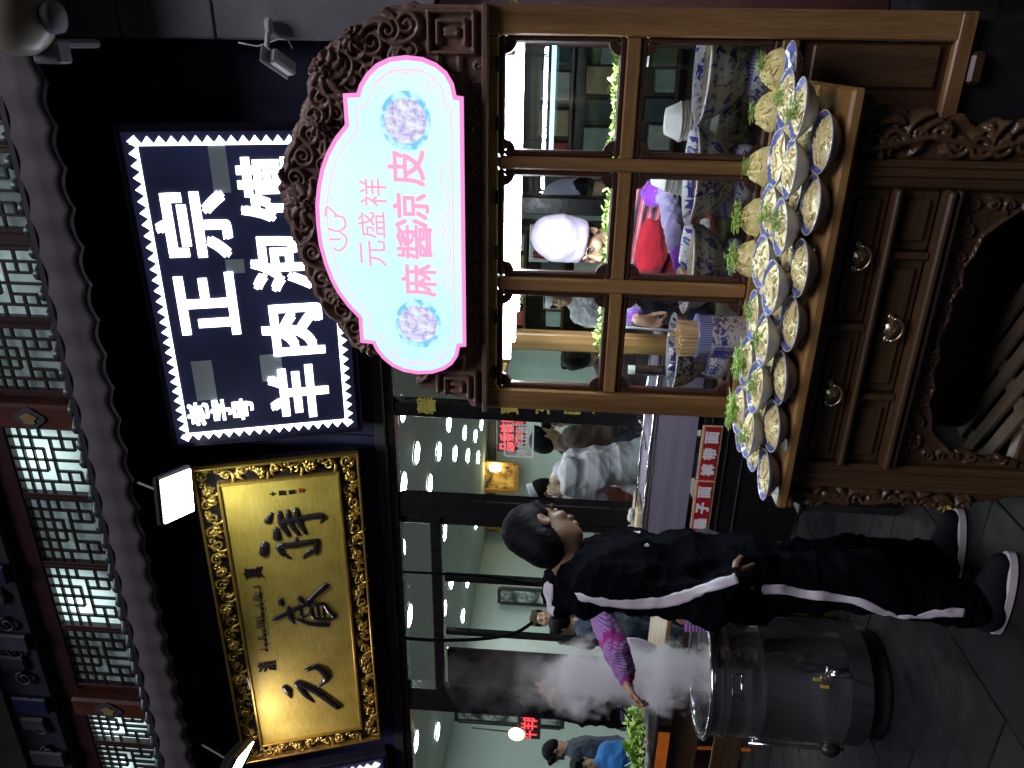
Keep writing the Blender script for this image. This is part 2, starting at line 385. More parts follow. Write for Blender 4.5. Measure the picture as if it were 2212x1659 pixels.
# eave: scalloped valance and the little tiles behind its top edge
poly = []; n = 330; XA, XB = -6.2, .55
for k in range(n + 1):
    x = XA + (XB - XA) * k / n; ph = (x / .205) % 1.0
    poly.append((x, 4.062 + .034 * abs(sin(pi * ph)) ** .8))
poly2 = [(XB, 4.335), (XA, 4.335)]
va = MB(); vs = []; 
for k in range(n + 1):
    x, z = poly[k]; zz = [z, z + .05, 4.2, 4.335]; yy = [3.80, 3.803, 3.806, 3.815]
    for q in range(4): vs.append((x, yy[q] + .004 * sin(x * 30.6), zz[q]))
    vs.append((x, 3.83, z)); vs.append((x, 3.84, 4.335))
fs = []
for k in range(n):
    a = k * 6; b = a + 6
    fs += [(a + q, b + q, b + q + 1, a + q + 1) for q in range(3)] + [(a + 3, b + 3, b + 5, a + 5), (a + 4, a, b, b + 4) and (a, a + 4, b + 4, b), (a + 4, a + 5, b + 5, b + 4)]
va.add(vs, fs); H(va, 'eave_valance', m_valance, True)
roofb = MB().add([(XA, 3.83, 4.342), (XB, 3.83, 4.342), (XB, 4.36, 4.66), (XA, 4.36, 4.66)], [(0, 1, 2, 3)]); eave = H(roofb, 'eave_roof', m_tile)
tm = MB().tube([(0, -.03, -.012), (0, .25, .14), (0, .52, .305)], [.036, .034, .034], 8).mesh('roof_tile', m_tile, True)
for k in range(57):
    x = XA + .06 + k * .118
    o = place('roof_tile', tm, eave, (x, 3.85, 4.352 + rng.uniform(-.004, .008)), (0, 0, rng.uniform(-.03, .03))); o.scale = (1, 1, rng.uniform(.95, 1.1))

# ------------------------------------------------------------------ pale pillar between the shops
pil = MB().box((.42, 4.30, 3.3), (.84, .24, 2.2), bev=.01)
pl = tag(pil.obj('concrete_pillar', m_concrete), 'tall pale concrete pillar at the right side of the black fascia', 'pillar')
for z in (3.35, 3.85): MB().box((.42, 4.178, z), (.84, .006, .008)).obj('joint', m_joint, pl)

MB().box((.42, 4.33, 1.1), (.86, .26, 2.2), bev=.01).obj('pillar_foot', m_redwood, pl)
# ------------------------------------------------------------------ dining room behind the glass
ZC = 2.90
struct(MB().box((-6, 9.2, ZC + .03), (20, 9.3, .05)).obj('room_ceiling', m_ceiling))
struct(MB().box((-6, 9.2, .01), (20, 9.3, .04)).obj('room_floor', m_roomfloor))
struct(MB().box((-6, 13.4, 1.5), (20, .1, 2.9)).obj('room_back_wall', m_roomwall))
struct(MB().box((-9.4, 9.2, 1.5), (.1, 8.6, 2.9)).obj('room_left_wall', m_roomwall))
struct(MB().box((3.9, 9.2, 1.5), (.1, 9.3, 2.9)).obj('room_right_wall', m_roomwall))
# dropped beam and dark cornice
struct(MB().box((-6, 13.32, 2.80), (20, .06, .16), bev=.01).obj('room_cornice', plain('cornice_brown', (.10, .085, .075), .5)))
LP = [(870, 885), (970, 915), (1004, 935), (1027, 942), (900, 978), (948, 975), (983, 980), (1011, 984), (1033, 988), (871, 1046), (928, 1046), (960, 1150), (975, 1255), (1010, 1255), (884, 1330), (960, 1315), (1040, 917), (945, 1580), (898, 1602), (868, 1190), (1000, 1330), (1028, 1130)]
lm = MB().lathe([(0, -.012), (.092, -.012), (.108, .0), (.108, .012), (0, .012)], n=20).mesh('lamp_disc', m_ceillamp)
rm = MB().lathe([(.110, -.006), (.126, -.004), (.126, .014), (.110, .014), (.110, -.006)], n=20).mesh('lamp_ring', m_white)
ords = 'first second third fourth fifth sixth seventh eighth ninth tenth eleventh twelfth thirteenth fourteenth fifteenth sixteenth seventeenth eighteenth nineteenth twentieth twenty-first twenty-second twenty-third twenty-fourth twenty-fifth twenty-sixth twenty-seventh twenty-eighth'.split()
LPs = sorted(LP, key=lambda p: p[1])
for k, (x, y) in enumerate(LPs):
    p = PZ(x, y, ZC - .012)
    where = 'right window pane' if y < 1070 else ('glass door' if y < 1480 else 'left window pane')
    L = thing('ceiling_lamp', 'round white ceiling lamp seen through the %s, %s counting from the cart' % (where, ords[k]), 'lamp', (p[0], p[1], ZC - .012), group='ceiling lamps in the dining room')
    place('lamp_disc', lm, L); place('lamp_ring', rm, L)

for k, x in enumerate((-1.4, -2.9, -4.4, -6.0, -7.6)):  # unseen fill lamps added to brighten the cook at the counter
    L = thing('ceiling_lamp', 'added unseen round white lamp close behind the fascia, %s from the right' % ords[k], 'lamp', (x, 5.05, ZC - .012), group='added unseen lamps along the front of the room'); place('lamp_disc', lm, L); place('lamp_ring', rm, L)
# ------------------------------------------------------------------ carved relief (height field cut to an outline)
def inside(poly, X, Z):
    r = np.zeros(X.shape, bool); n = len(poly); j = n - 1
    for i in range(n):
        xi, zi = poly[i]; xj, zj = poly[j]
        c = ((zi > Z) != (zj > Z)) & (X < (xj - xi) * (Z - zi) / (zj - zi + 1e-12) + xi); r ^= c; j = i
    return r
def spiral(cx, cz, r, turns=1.5, a0=0.0, sgn=1, tail=0.6, n=34):
    pts = []
    for k in range(n):
        f = k / (n - 1); a = a0 + sgn * f * turns * 2 * pi; q = r * (1 - f * .86); pts.append((cx + q * cos(a), cz + q * sin(a)))
    if tail:
        d = np.array(pts[0]) - np.array(pts[1]); d /= np.hypot(*d) + 1e-9
        s = np.array(pts[0]); bend = np.array([-d[1], d[0]]) * -sgn
        T = [tuple(s + d * r * tail * t * 1.6 + bend * r * tail * t * t * .9) for t in np.linspace(1, .1, 8)]; pts = T + pts
    return pts
def leaf(x, z, a, L, curl=.5, n=12): 
    return [(x + L * f * cos(a + curl * f), z + L * f * sin(a + curl * f)) for f in np.linspace(0, 1, n)]
def carve_mesh(name, poly, curves, res, y0, depth, mats, base_noise=.0, rim=.0):
    P = np.array(poly); x0, z0 = P.min(0) - res; x1, z1 = P.max(0) + res
    xs = np.arange(x0, x1 + res, res); zs = np.arange(z0, z1 + res, res); X, Z = np.meshgrid(xs, zs, indexing='ij')
    m = inside(poly, X, Z); Hh = np.zeros(X.shape)
    for c in curves:
        pts, rad, h = c[:3]; pts = np.array(pts); k = len(pts); R = np.linspace(rad[0], rad[1], k) if hasattr(rad, '__len__') and len(rad) == 2 else (np.array(rad) if hasattr(rad, '__len__') else np.full(k, rad))
        for i in range(k - 1):
            a, b = pts[i], pts[i + 1]; rr = max(R[i], R[i + 1])
            ia = max(0, int((min(a[0], b[0]) - rr - x0) / res)); ib = min(len(xs), int((max(a[0], b[0]) + rr - x0) / res) + 2)
            ja = max(0, int((min(a[1], b[1]) - rr - z0) / res)); jb = min(len(zs), int((max(a[1], b[1]) + rr - z0) / res) + 2)
            if ia >= ib or ja >= jb: continue
            sx, sz = X[ia:ib, ja:jb], Z[ia:ib, ja:jb]; d = b - a; L2 = d @ d + 1e-12
            t = np.clip(((sx - a[0]) * d[0] + (sz - a[1]) * d[1]) / L2, 0, 1)
            dist = np.hypot(sx - a[0] - t * d[0], sz - a[1] - t * d[1]); r = R[i] + (R[i + 1] - R[i]) * t
            v = h * np.sqrt(np.clip(1 - (dist / r) ** 2, 0, 1)) * np.clip(.45 + .55 * r / rr, 0, 1)
            Hh[ia:ib, ja:jb] = np.maximum(Hh[ia:ib, ja:jb], v)
    if base_noise:
        Hh += base_noise * (np.sin(X * 71 + 3 * np.sin(Z * 37)) * np.sin(Z * 83 + 2 * np.sin(X * 29)))
    idx = -np.ones(X.shape, int); cell = m[:-1, :-1] & m[1:, :-1] & m[:-1, 1:] & m[1:, 1:]
    use = np.zeros(X.shape, bool)
    for a in (0, 1):
        for b in (0, 1): use[a:a + cell.shape[0], b:b + cell.shape[1]] |= cell
    k = use.sum(); idx[use] = np.arange(k)
    V = np.stack([X[use], y0 - Hh[use], Z[use]], 1); V2 = V.copy(); V2[:, 1] = y0 + depth
    I, J = np.nonzero(cell); F = np.stack([idx[I, J], idx[I + 1, J], idx[I + 1, J + 1], idx[I, J + 1]], 1)
    pad = np.zeros((cell.shape[0] + 2, cell.shape[1] + 2), bool); pad[1:-1, 1:-1] = cell; sides = []
    for di, dj, (pa, pb) in ((-1, 0, ((0, 0), (0, 1))), (1, 0, ((1, 1), (1, 0))), (0, -1, ((1, 0), (0, 0))), (0, 1, ((0, 1), (1, 1)))):
        e = cell & ~pad[1 + di:1 + di + cell.shape[0], 1 + dj:1 + dj + cell.shape[1]]; I2, J2 = np.nonzero(e)
        a = idx[I2 + pa[0], J2 + pa[1]]; b = idx[I2 + pb[0], J2 + pb[1]]; sides.append(np.stack([a, b, b + k, a + k], 1))
    F = np.concatenate([F] + sides); V = np.concatenate([V, V2])
    me = bpy.data.meshes.new(name); me.from_pydata(V.tolist(), [], F.tolist()); me.materials.append(mats); me.polygons.foreach_set('use_smooth', [True] * len(me.polygons)); me.update()
    return me
def smooth_poly(pts, n=6):
    P = [np.array(p, float) for p in pts]; out = []; k = len(P)
    for i in range(k):
        a, b, c, d = P[i - 1], P[i], P[(i + 1) % k], P[(i + 2) % k]
        for j in range(n):
            t = j / n; out.append(tuple(.5 * ((2 * b) + (-a + c) * t + (2 * a - 5 * b + 4 * c - d) * t * t + (-a + 3 * b - 3 * c + d) * t ** 3)))
    return out
def inset(poly, d):
    P = np.array(poly); n = len(P); out = []
    area = .5 * sum(P[i][0] * P[(i + 1) % n][1] - P[(i + 1) % n][0] * P[i][1] for i in range(n)); sg = 1 if area > 0 else -1
    for i in range(n):
        e1 = P[i] - P[i - 1]; e2 = P[(i + 1) % n] - P[i]; e1 /= np.hypot(*e1) + 1e-12; e2 /= np.hypot(*e2) + 1e-12
        n1 = np.array([-e1[1], e1[0]]) * sg; n2 = np.array([-e2[1], e2[0]]) * sg; m = n1 + n2; q = m @ m
        out.append(tuple(P[i] + (m * 2 / max(q, .6)) * d))
    return out
def ring(mb, A, B, y, mi=0):
    n = len(A); mb.add([(p[0], y, p[1]) for p in A] + [(p[0], y, p[1]) for p in B], [(i, (i + 1) % n, n + (i + 1) % n, n + i) for i in range(n)], mi)

# ------------------------------------------------------------------ signs above the glass front
TILT = atan2(.33, 1.015)
def sign_frame(cx, cz):
    o = np.array([cx, 4.165, cz]); n = np.array([0, -cos(TILT), -sin(TILT)]); ez = np.array([0, -sin(TILT), cos(TILT)])
    def loc(x, y, off=0.0):
        p = PP(x, y, o + n * off, n); return (p[0] - cx, float(np.dot(p - o, ez)))
    return loc
def src(z, ox, oy, k): return ((ox + z[0] / k) / 1.8228, (oy + z[1] / k) / 1.8228)

m_ledpanel, t, b = new_mat('led_panel_dark')
v = coords(t, (1, 1, 1)); n1 = noise(t, v, 2.0, 2)
wv = N(t, 'ShaderNodeTexChecker', _Scale=170.0); t.links.new(v, wv.inputs[0])
b.inputs['Base Color'].default_value = (.012, .013, .03, 1); b.inputs['Roughness'].default_value = .4
b.inputs['Emission Color'].default_value = (.25, .30, .9, 1)
t.links.new(math_n(t, 'MULTIPLY', math_n(t, 'ADD', wv.outputs['Fac'], .4), ramp(t, n1, [(.35, .02), (.7, .05)])), b.inputs['Emission Strength'])
m_ledpatch = emit('led_panel_faulty', (.6, .75, .8), .055)
m_led = emit('led_white', (0.80, 0.84, 1.0), 5.0)
m_ledframe = plain('led_frame', (.03, .03, .055), .35, .5)
led = thing('led_sign', 'black LED board with big glowing white Chinese letters and a zigzag border', 'sign', (-1.361, 4.165, 3.322))
led.rotation_euler = (TILT, 0, 0); LW, LH = .905, .533
def child(o, par, loc=(0, 0, 0)): o.parent = par; o.location = loc; return o
MB().box((0, .02, 0), (2 * LW + .10, .10, 2 * LH + .09), bev=.01).obj('frame', m_ledframe, led)
MB().box((0, -.033, 0), (2 * LW + .02, .012, 2 * LH + .02)).obj('panel', m_ledpanel, led)
L1 = sign_frame(-1.361, 3.322); Z4 = lambda x, y: L1(*src((x, y), 400, 400, 1.185), .045)
for (x0, y0, x1, y1) in ((490, 185, 605, 425), (575, 740, 670, 800), (415, 1215, 540, 1390), (735, 1185, 850, 1300)):
    a, c = Z4(x0, y0), Z4(x1, y1); MB().box(((a[0] + c[0]) / 2, -.0395, (a[1] + c[1]) / 2), (abs(a[0] - c[0]), .002, abs(a[1] - c[1]))).obj('dim_patch', m_ledpatch, led)
def glyph(ch, par, loc, c, w, h, mat, y=-.043, ext=.004, bold=.012, nm='letter', shear=0):
    me = text_mesh(ch, .25, ext, 0, mat, shear=shear)
    co = np.empty(len(me.vertices) * 3); me.vertices.foreach_get('co', co); co = co.reshape(-1, 3); d = co.max(0) - co.min(0)
    co[:, 0] *= w / max(d[0], 1e-4); co[:, 2] *= h / max(d[2], 1e-4); 
    if bold:     # heavier strokes: the letter laid over itself a hair's breadth apart
        fs = [tuple(p.vertices) for p in me.polygons]; n = len(co); V = []; F = []
        for q, (dx, dz) in enumerate(((-1, -1), (1, -1), (1, 1), (-1, 1), (0, 0))):
            V.append(co + np.array([dx * bold, -q * .0004, dz * bold])); F += [tuple(i + q * n for i in f_) for f_ in fs]
        me = bpy.data.meshes.new(nm); me.from_pydata(np.concatenate(V).tolist(), [], F); me.materials.append(mat); me.update()
    else: me.vertices.foreach_set('co', co.ravel()); me.update()
    return place(nm, me, par, (c[0], y, c[1]))
for ch, (x, y), (w, h) in (('正', (495, 950), (.355, .30)), ('宗', (430, 580), (.35, .37)), ('羊', (922, 1355), (.335, .335)), ('肉', (893, 1066), (.30, .335)), ('泡', (845, 752), (.32, .335)), ('馍', (800, 408), (.335, .345)),
                           ('老', (452, 1460), (.145, .115)), ('字', (556, 1440), (.13, .11)), ('号', (660, 1436), (.13, .115))):
    small = w < .2
    glyph(ch, led, None, Z4(x, y), w, h, m_led, bold=.004 if small else .0105)
tri = MB().prism([(-.030, 0), (.030, 0), (0, .040)], -.004, .002).mesh('border_tooth', m_led)
for k in range(29):
    x = -LW + .035 + k * (2 * LW - .07) / 28
    place('border_tooth', tri, led, (x, -.043, LH - .055)); 
    place('border_tooth', tri, led, (x, -.043, -LH + .055), (0, pi, 0))
for k in range(17):
    z = -LH + .055 + k * (2 * LH - .11) / 16
    place('border_tooth', tri, led, (LW - .05, -.043, z), (0, pi / 2, 0)); place('border_tooth', tri, led, (-LW + .05, -.043, z), (0, -pi / 2, 0))
for c, d in (((0, LH - .058), (2 * LW - .1, .012)), ((0, -LH + .058), (2 * LW - .1, .012)), ((LW - .053, 0), (.012, 2 * LH - .11)), ((-LW + .053, 0), (.012, 2 * LH - .11))):
    MB().box((c[0], -.043, c[1]), (d[0], .005, d[1])).obj('border_line', m_led, led)
# next shop's LED board, of which the corner shows
led2 = thing('led_sign', 'corner of another LED board with glowing teeth beyond the gold plaque', 'sign', (-6.2, 4.165, 3.322)); led2.rotation_euler = (TILT, 0, 0)
MB().box((0, .02, 0), (2 * LW + .10, .10, 2 * LH + .09), bev=.01).obj('frame', m_ledframe, led2); MB().box((0, -.033, 0), (2 * LW + .02, .012, 2 * LH + .02)).obj('panel', m_ledpanel, led2)
for k in range(29):
    x = -LW + .035 + k * (2 * LW - .07) / 28
    for sg in (1, -1): place('border_tooth', tri, led2, (x, -.043, sg * (LH - .055)), (0, 0 if sg > 0 else pi, 0))
for k in range(17): place('border_tooth', tri, led2, (LW - .05, -.043, -LH + .055 + k * (2 * LH - .11) / 16), (0, pi / 2, 0))
MB().box((LW - .053, -.043, 0), (.012, .005, 2 * LH - .11)).obj('border_line', m_led, led2); MB().box((0, -.043, -LH + .058), (2 * LW - .1, .005, .012)).obj('border_line', m_led, led2)

# gold plaque
m_gold, t, b = new_mat('brushed_gold')
v = coords(t, (1.2, 1, 14)); f = noise(t, v, 7, 6, .7); f2 = noise(t, coords(t), 3.5, 4)
f = math_n(t, 'ADD', math_n(t, 'MULTIPLY', f, .5), math_n(t, 'MULTIPLY', f2, .5))
t.links.new(ramp(t, f, [(.35, (.40, .30, .055)), (.5, (.58, .46, .10)), (.66, (.72, .59, .17))]), b.inputs['Base Color'])
b.inputs['Metallic'].default_value = .45; b.inputs['Roughness'].default_value = .48; add_bump(t, b, noise(t, v, 30, 4), .25, .003)
m_goldtrim = plain('gold_trim', (.55, .38, .08), .3, .8, var=.2, vs=15)
m_goldcarve = plain('gilded_carving', (.50, .36, .09), .32, .7, var=.35, vs=20)
m_lacquer = plain('black_lacquer', (.012, .011, .013), .18, var=.2, coat=.6)
m_ink = plain('black_brush_relief', (.016, .013, .018), .25, var=.25, vs=25, coat=.4)
m_seal = plain('red_seal', (.35, .03, .02), .6)
PW, PHt = 1.295, .515
plq = thing('gold_plaque', 'wide gold plaque with black brush calligraphy in a carved black and gilt frame', 'sign', (-3.755, 4.165, 3.30)); plq.rotation_euler = (TILT, 0, 0)
MB().box((0, .03, 0), (2 * PW, .07, 2 * PHt), bev=.006).obj('backing', m_lacquer, plq)
FW = .135
for c, d in (((0, PHt - .008), (2 * PW, .016)), ((0, -PHt + .008), (2 * PW, .016)), ((PW - .008, 0), (.016, 2 * PHt - .032)), ((-PW + .008, 0), (.016, 2 * PHt - .032))):
    MB().box((c[0], -.022, c[1]), (d[0], .05, d[1]), bev=.004).obj('outer_moulding', m_goldtrim, plq)
iw, ih = PW - FW, PHt - FW
MB().box((0, -.008, 0), (2 * iw - .03, .012, 2 * ih - .03)).obj('gold_panel', m_gold, plq)
for c, d in (((0, ih - .006), (2 * iw + .01, .018)), ((0, -ih + .006), (2 * iw + .01, .018)), ((iw - .006, 0), (.018, 2 * ih - .026)), ((-iw + .006, 0), (.018, 2 * ih - .026))):
    MB().box((c[0], -.020, c[1]), (d[0], .036, d[1]), bev=.005).obj('inner_moulding', m_goldtrim, plq)
def frame_scrolls(length, horizontal, seed):
    rg = random.Random(seed); mb = MB(); n = int(length / .105)
    for k in range(n):
        u = -length / 2 + (k + .5) * length / n; s = 1 if k % 2 else -1
        cur = [spiral(u, s * .012, .038, 1.35, rg.uniform(-.4, .4) + (0 if s > 0 else pi), s, .9), spiral(u + .045, -s * .026, .02, 1.1, pi / 2 * s, -s, .8)]
        for q in range(3): cur.append(leaf(u + rg.uniform(-.03, .03), rg.uniform(-.02, .02), rg.uniform(0, 6.28), .045, rg.uniform(-1.2, 1.2), 7))
        for i, c in enumerate(cur):
            pts = [((a, -.014 - .008 * sin(j), z) if horizontal else (z, -.014 - .008 * sin(j), a)) for j, (a, z) in enumerate(c[::2 if i < 2 else 1])]
            m_ = len(pts); rad = [.0085 * (1 - .6 * j / m_) + .002 for j in range(m_)] if i < 2 else [.0105 * sin(pi * (j + .6) / (m_ + .4)) + .0015 for j in range(m_)]
            mb.tube(pts, rad, 5)
        if k % 3 == 1:
            for q in range(6):
                a = q * pi / 3; pts = [(u + .034 * f * cos(a), -.018 - .012 * sin(pi * f), .034 * f * sin(a)) for f in (0, .35, .7, 1)]
                mb.tube([p if horizontal else (p[2], p[1], p[0]) for p in pts], [.004, .013, .013, .003], 6)
    return mb
for k, (L, hz, c) in enumerate(((2 * PW - .04, True, (0, 0, PHt - FW / 2)), (2 * PW - .04, True, (0, 0, -PHt + FW / 2)), (2 * PHt - .28, False, (PW - FW / 2, 0, 0)), (2 * PHt - .28, False, (-PW + FW / 2, 0, 0)))):
    frame_scrolls(L, hz, 11 + k).obj('frame_carving', m_goldcarve, plq, True, loc=c)
L2 = sign_frame(-3.755, 3.30); Zp = lambda x, y: L2(*src((x, y), 700, 1900, 1.58), .02)
def brush(name, strokes, w, zz=Zp, k=.00118, mat=m_ink, par=plq, y=-.014):
    mb = MB()
    for st in strokes:
        pts, r = st; P = smooth_open([zz(*p) for p in pts]); m_ = len(P)
        rad = [max(.0015, np.interp(j / (m_ - 1), np.linspace(0, 1, len(r)), r) * k * w * 1.32) for j in range(m_)]
        mb.tube([(p[0], y, p[1]) for p in P], rad, 8, flat=((0, 1, 0), .6))
        mb.ball((P[0][0], y, P[0][1]), (rad[0], rad[0] * .6, rad[0]), 8, 5); mb.ball((P[-1][0], y, P[-1][1]), (rad[-1], rad[-1] * .6, rad[-1]), 8, 5)
    return mb.obj(name, mat, par, True)
def smooth_open(P, n=5):
    P = [np.array(p) for p in P]; k = len(P)
    if k < 3: return [tuple(P[0] + (P[1] - P[0]) * t) for t in np.linspace(0, 1, 6)]
    out = []
    for i in range(k - 1):
        a = P[max(i - 1, 0)]; b = P[i]; c = P[i + 1]; d = P[min(i + 2, k - 1)]
        for j in range(n):
            t = j / n; out.append(tuple(.5 * ((2 * b) + (-a + c) * t + (2 * a - 5 * b + 4 * c - d) * t * t + (-a + 3 * b - 3 * c + d) * t ** 3)))
    return out + [tuple(P[-1])]
brush('letter', [([(582, 200), (560, 242)], [10, 17]), ([(612, 295), (617, 345)], [14, 19]), ([(632, 190), (648, 262), (690, 330)], [12, 15, 11]), ([(685, 182), (702, 256), (752, 326)], [11, 14, 10]), ([(735, 172), (752, 240), (795, 318)], [13, 15, 9]),
      ([(640, 245), (760, 225), (885, 208), (905, 222), (888, 254)], [16, 15, 16, 12, 4]), ([(541, 388), (534, 440)], [18, 21]), ([(738, 345), (744, 392)], [6, 14]), ([(640, 395), (720, 390), (800, 376), (868, 364)], [14, 16, 15, 13]),
      ([(632, 408), (660, 450), (705, 474)], [17, 14, 6]), ([(862, 372), (862, 410), (856, 440)], [14, 15, 12]), ([(862, 425), (812, 440), (784, 474)], [12, 13, 5])], 1)
brush('letter', [([(645, 746)], [16, 16])] and [([(641, 735), (646, 758)], [13, 15]), ([(600, 858), (690, 812), (770, 770), (822, 740)], [11, 13, 15, 17]), ([(758, 722), (786, 756), (822, 768)], [14, 15, 9]), ([(922, 645), (870, 690), (820, 740)], [17, 15, 12]),
      ([(688, 785), (700, 830), (718, 872)], [12, 15, 13]), ([(738, 852), (820, 880), (930, 888)], [11, 13, 15]), ([(768, 800), (772, 835), (800, 830), (822, 805)], [8, 8, 7, 6]), ([(838, 765), (905, 758), (940, 800), (975, 835), (950, 852)], [10, 11, 13, 15, 10]),
      ([(830, 775), (836, 830), (880, 852), (960, 850)], [9, 10, 11, 11]), ([(868, 778), (876, 838)], [7, 8]), ([(905, 778), (908, 842)], [7, 8])], 1)
brush('letter', [([(668, 1278), (690, 1305), (706, 1340)], [16, 20, 8]), ([(745, 1255), (792, 1322), (850, 1370)], [19, 14, 5]), ([(750, 1250), (860, 1302), (995, 1398)], [17, 20, 20]), ([(802, 1170), (860, 1152), (910, 1182), (926, 1228), (872, 1275)], [12, 16, 21, 19, 6])], 1)
glyph('真', plq, None, Zp(468, 562), .085, .125, m_ink, y=-.016, bold=.0018, nm='small_letter'); glyph('清', plq, None, Zp(556, 1148), .085, .125, m_ink, y=-.016, bold=.0018, nm='small_letter')
# flowing script between the two small letters
sc = MB(); a0, a1 = np.array(Zp(508, 645)), np.array(Zp(556, 1065)); dirv = (a1 - a0); Ls = np.hypot(*dirv); ux = dirv / Ls; nx = np.array([-ux[1], ux[0]]); rg = random.Random(4)
if nx[1] < 0: nx = -nx
u = 0.0
while u < Ls - .02:
    h = rg.choice([.012, .05, .055, .016, .02]); base = a0 + ux * u
    sc.tube([(*(base + nx * h)[:1], -.016, (base + nx * h)[1]), (*base[:1], -.016, base[1]), (*(base + ux * .018 - nx * .004)[:1], -.016, (base + ux * .018 - nx * .004)[1])], [.0025, .0036, .0028], 5)
    if rg.random() < .4: q = base + ux * .01 + nx * (-.022 if rg.random() < .5 else .03); sc.ball((q[0], -.016, q[1]), .0045, 6, 4)
    if rg.random() < .25:
        q = base + ux * .012; sc.tube([(q[0] + .010 * cos(t_), -.016, q[1] + .010 * sin(t_)) for t_ in np.linspace(0, 6, 9)], .003, 5)
    u += rg.uniform(.016, .026)
sc.obj('flowing_script', m_ink, plq, True)
for k, (x, ch) in enumerate(((590, '十'), (648, '四'), (710, '張'))): glyph(ch, plq, None, Zp(x, 72 - k * 6), .030, .038, m_ink, y=-.016, bold=.001, nm='signature')
glyph('印', plq, None, Zp(770, 52), .030, .034, m_seal, y=-.016, bold=.001, nm='signature')

# flood lamps over the plaque
m_flood = emit('flood_glow', (.93, 1.0, .93), 40.0); m_flood2 = emit('flood_glow_pink', (1.0, .78, .86), 30.0)
def flood(p, label, fm, energy, col, aim, rz):
    L = thing('flood_lamp', label, 'lamp', tuple(p)); d = (Vector(aim) - Vector(p)).normalized(); q = d.to_track_quat('-Z', 'Y').to_euler(); q2 = (Vector((-3.3 if p[0] > -3.5 else -4.5, 4.25, 3.1)) - Vector(p)).to_track_quat('-Z', 'Y').to_euler()
    hd = MB(); hd.box((0, 0, .035), (.31, .25, .05), bev=.012); hd.box((0, 0, .07), (.17, .13, .03), bev=.01)
    for k in range(6): hd.box((-.1 + k * .04, 0, .092), (.008, .15, .025))
    housing = hd.obj('housing', m_blackframe, L); housing.rotation_euler = q
    f = MB().box((0, 0, .006), (.27, .21, .008)).obj('lens', fm, L); f.rotation_euler = q
    MB().tube([(0, .02, .08), (0, .12, .30), (.0, .20, .5)], .012, 6).obj('bracket', m_blackframe, L)
    ld = bpy.data.lights.new('flood_light', 'SPOT'); ld.energy = energy; ld.color = col; ld.spot_size = radians(130); ld.spot_blend = .8; ld.shadow_soft_size = .1
    lo = bpy.data.objects.new('flood_light', ld); COL.objects.link(lo); lo.parent = L; lo.location = d * .03; lo.rotation_euler = q2
flood((-2.48, 3.70, 3.73), 'square flood lamp shining white above the right end of the gold plaque', m_flood, 46, (1, 1, .85), (-2.44, 3.45, 3.1), 0)
flood(PY(519, 1650, 3.72), 'flood lamp glowing pinkish at the left end of the gold plaque', m_flood2, 24, (1, .85, .80), (-5.0, 3.6, 3.0), 0)

# security camera, lamp globe and wire on the right
p = PY(610, 135, 4.0)
cc = thing('security_camera', 'white security camera on a short bracket below the right end of the fascia', 'camera', tuple(p))
MB().box((0, 0, 0), (.07, .16, .055), bev=.012, R=Matrix.Rotation(.5, 3, 'Z') @ Matrix.Rotation(-.35, 3, 'X')).obj('camera_body', m_white, cc)
MB().box((0.0, -.01, .035), (.085, .20, .012), bev=.005, R=Matrix.Rotation(.5, 3, 'Z') @ Matrix.Rotation(-.35, 3, 'X')).obj('sun_shield', m_white, cc)
MB().tube([(0.02, .0, .02), (.06, .05, .09), (.11, .10, .10), (.17, .14, .10)], .014, 8).obj('bracket', m_white, cc, True)
MB().lathe([(0, -.01), (.04, -.01), (.04, .012), (0, .012)], c=(.165, .14, .10), n=14).obj('base', m_white, cc)
w0 = [PY(x, y, 4.16) for x, y in ((515, 92), (535, 96), (556, 100), (580, 92), (604, 84), (622, 86), (632, 105))]
tag(MB().tube(w0, .004, 6).obj('loose_wire', m_white, None, True), 'thin white wire hanging beside the security camera', 'wire')
m_globe = plain('beige_globe', (.42, .38, .30), .35, var=.08, coat=.3)
p = PY(46, 36, 3.3)
gl = thing('globe_lamp', 'unlit beige globe lamp at the right end of the eave', 'lamp', tuple(p))
MB().ball((0, 0, .03), .15, 28, 18).obj('globe', m_globe, gl, True); MB().lathe([(0, -.16), (.06, -.16), (.065, -.12), (.05, -.11), (0, -.11)], n=16).obj('collar', m_concrete, gl, True)
MB().box((-.13, .12, -.02), (.10, .10, .12), bev=.01).obj('bracket', m_concrete, gl); MB().tube([(-.02, .05, 0), (-.1, .12, -.02), (-.1, .5, .0)], .02, 8).obj('arm', m_concrete, gl)
# ------------------------------------------------------------------ snack cart
wz = wood('oak_upright', (.16, .080, .026), (.42, .245, .095), (1, 1, .06)); wx = wood('oak_crosswise', (.155, .077, .025), (.40, .235, .09), (.06, 1, 1))
wtop = wood('table_top_oak', (.20, .105, .030), (.50, .30, .105), (.07, 1, 1), rough=.3); wdx = wood('shaded_oak_crosswise', (.034, .018, .008), (.115, .066, .028), (.07, 1, 1)); wdz = wood('shaded_oak_upright', (.037, .020, .009), (.125, .072, .031), (1, 1, .07))  # shade of the lower cart put into the dark oak colours
wbead = wood('bead_dark', (.035, .014, .010), (.085, .04, .026), (.3, 1, .3)); m_crest = wood('carved_brown', (.14, .085, .064), (.35, .225, .165), (.5, 1, .5), rough=.42, grain=14)
m_brass = plain('aged_brass', (.50, .42, .26), .3, .9, var=.3, vs=30); m_hinge = plain('dark_hinge', (.03, .025, .02), .4, .7)
cart = thing('snack_cart', 'carved wooden snack cart with glazed cabinet, tall crest and a drawer table in front', 'cart', (-.6, 2.78, 0))
CI = Matrix.Translation((.6, -2.78, 0))
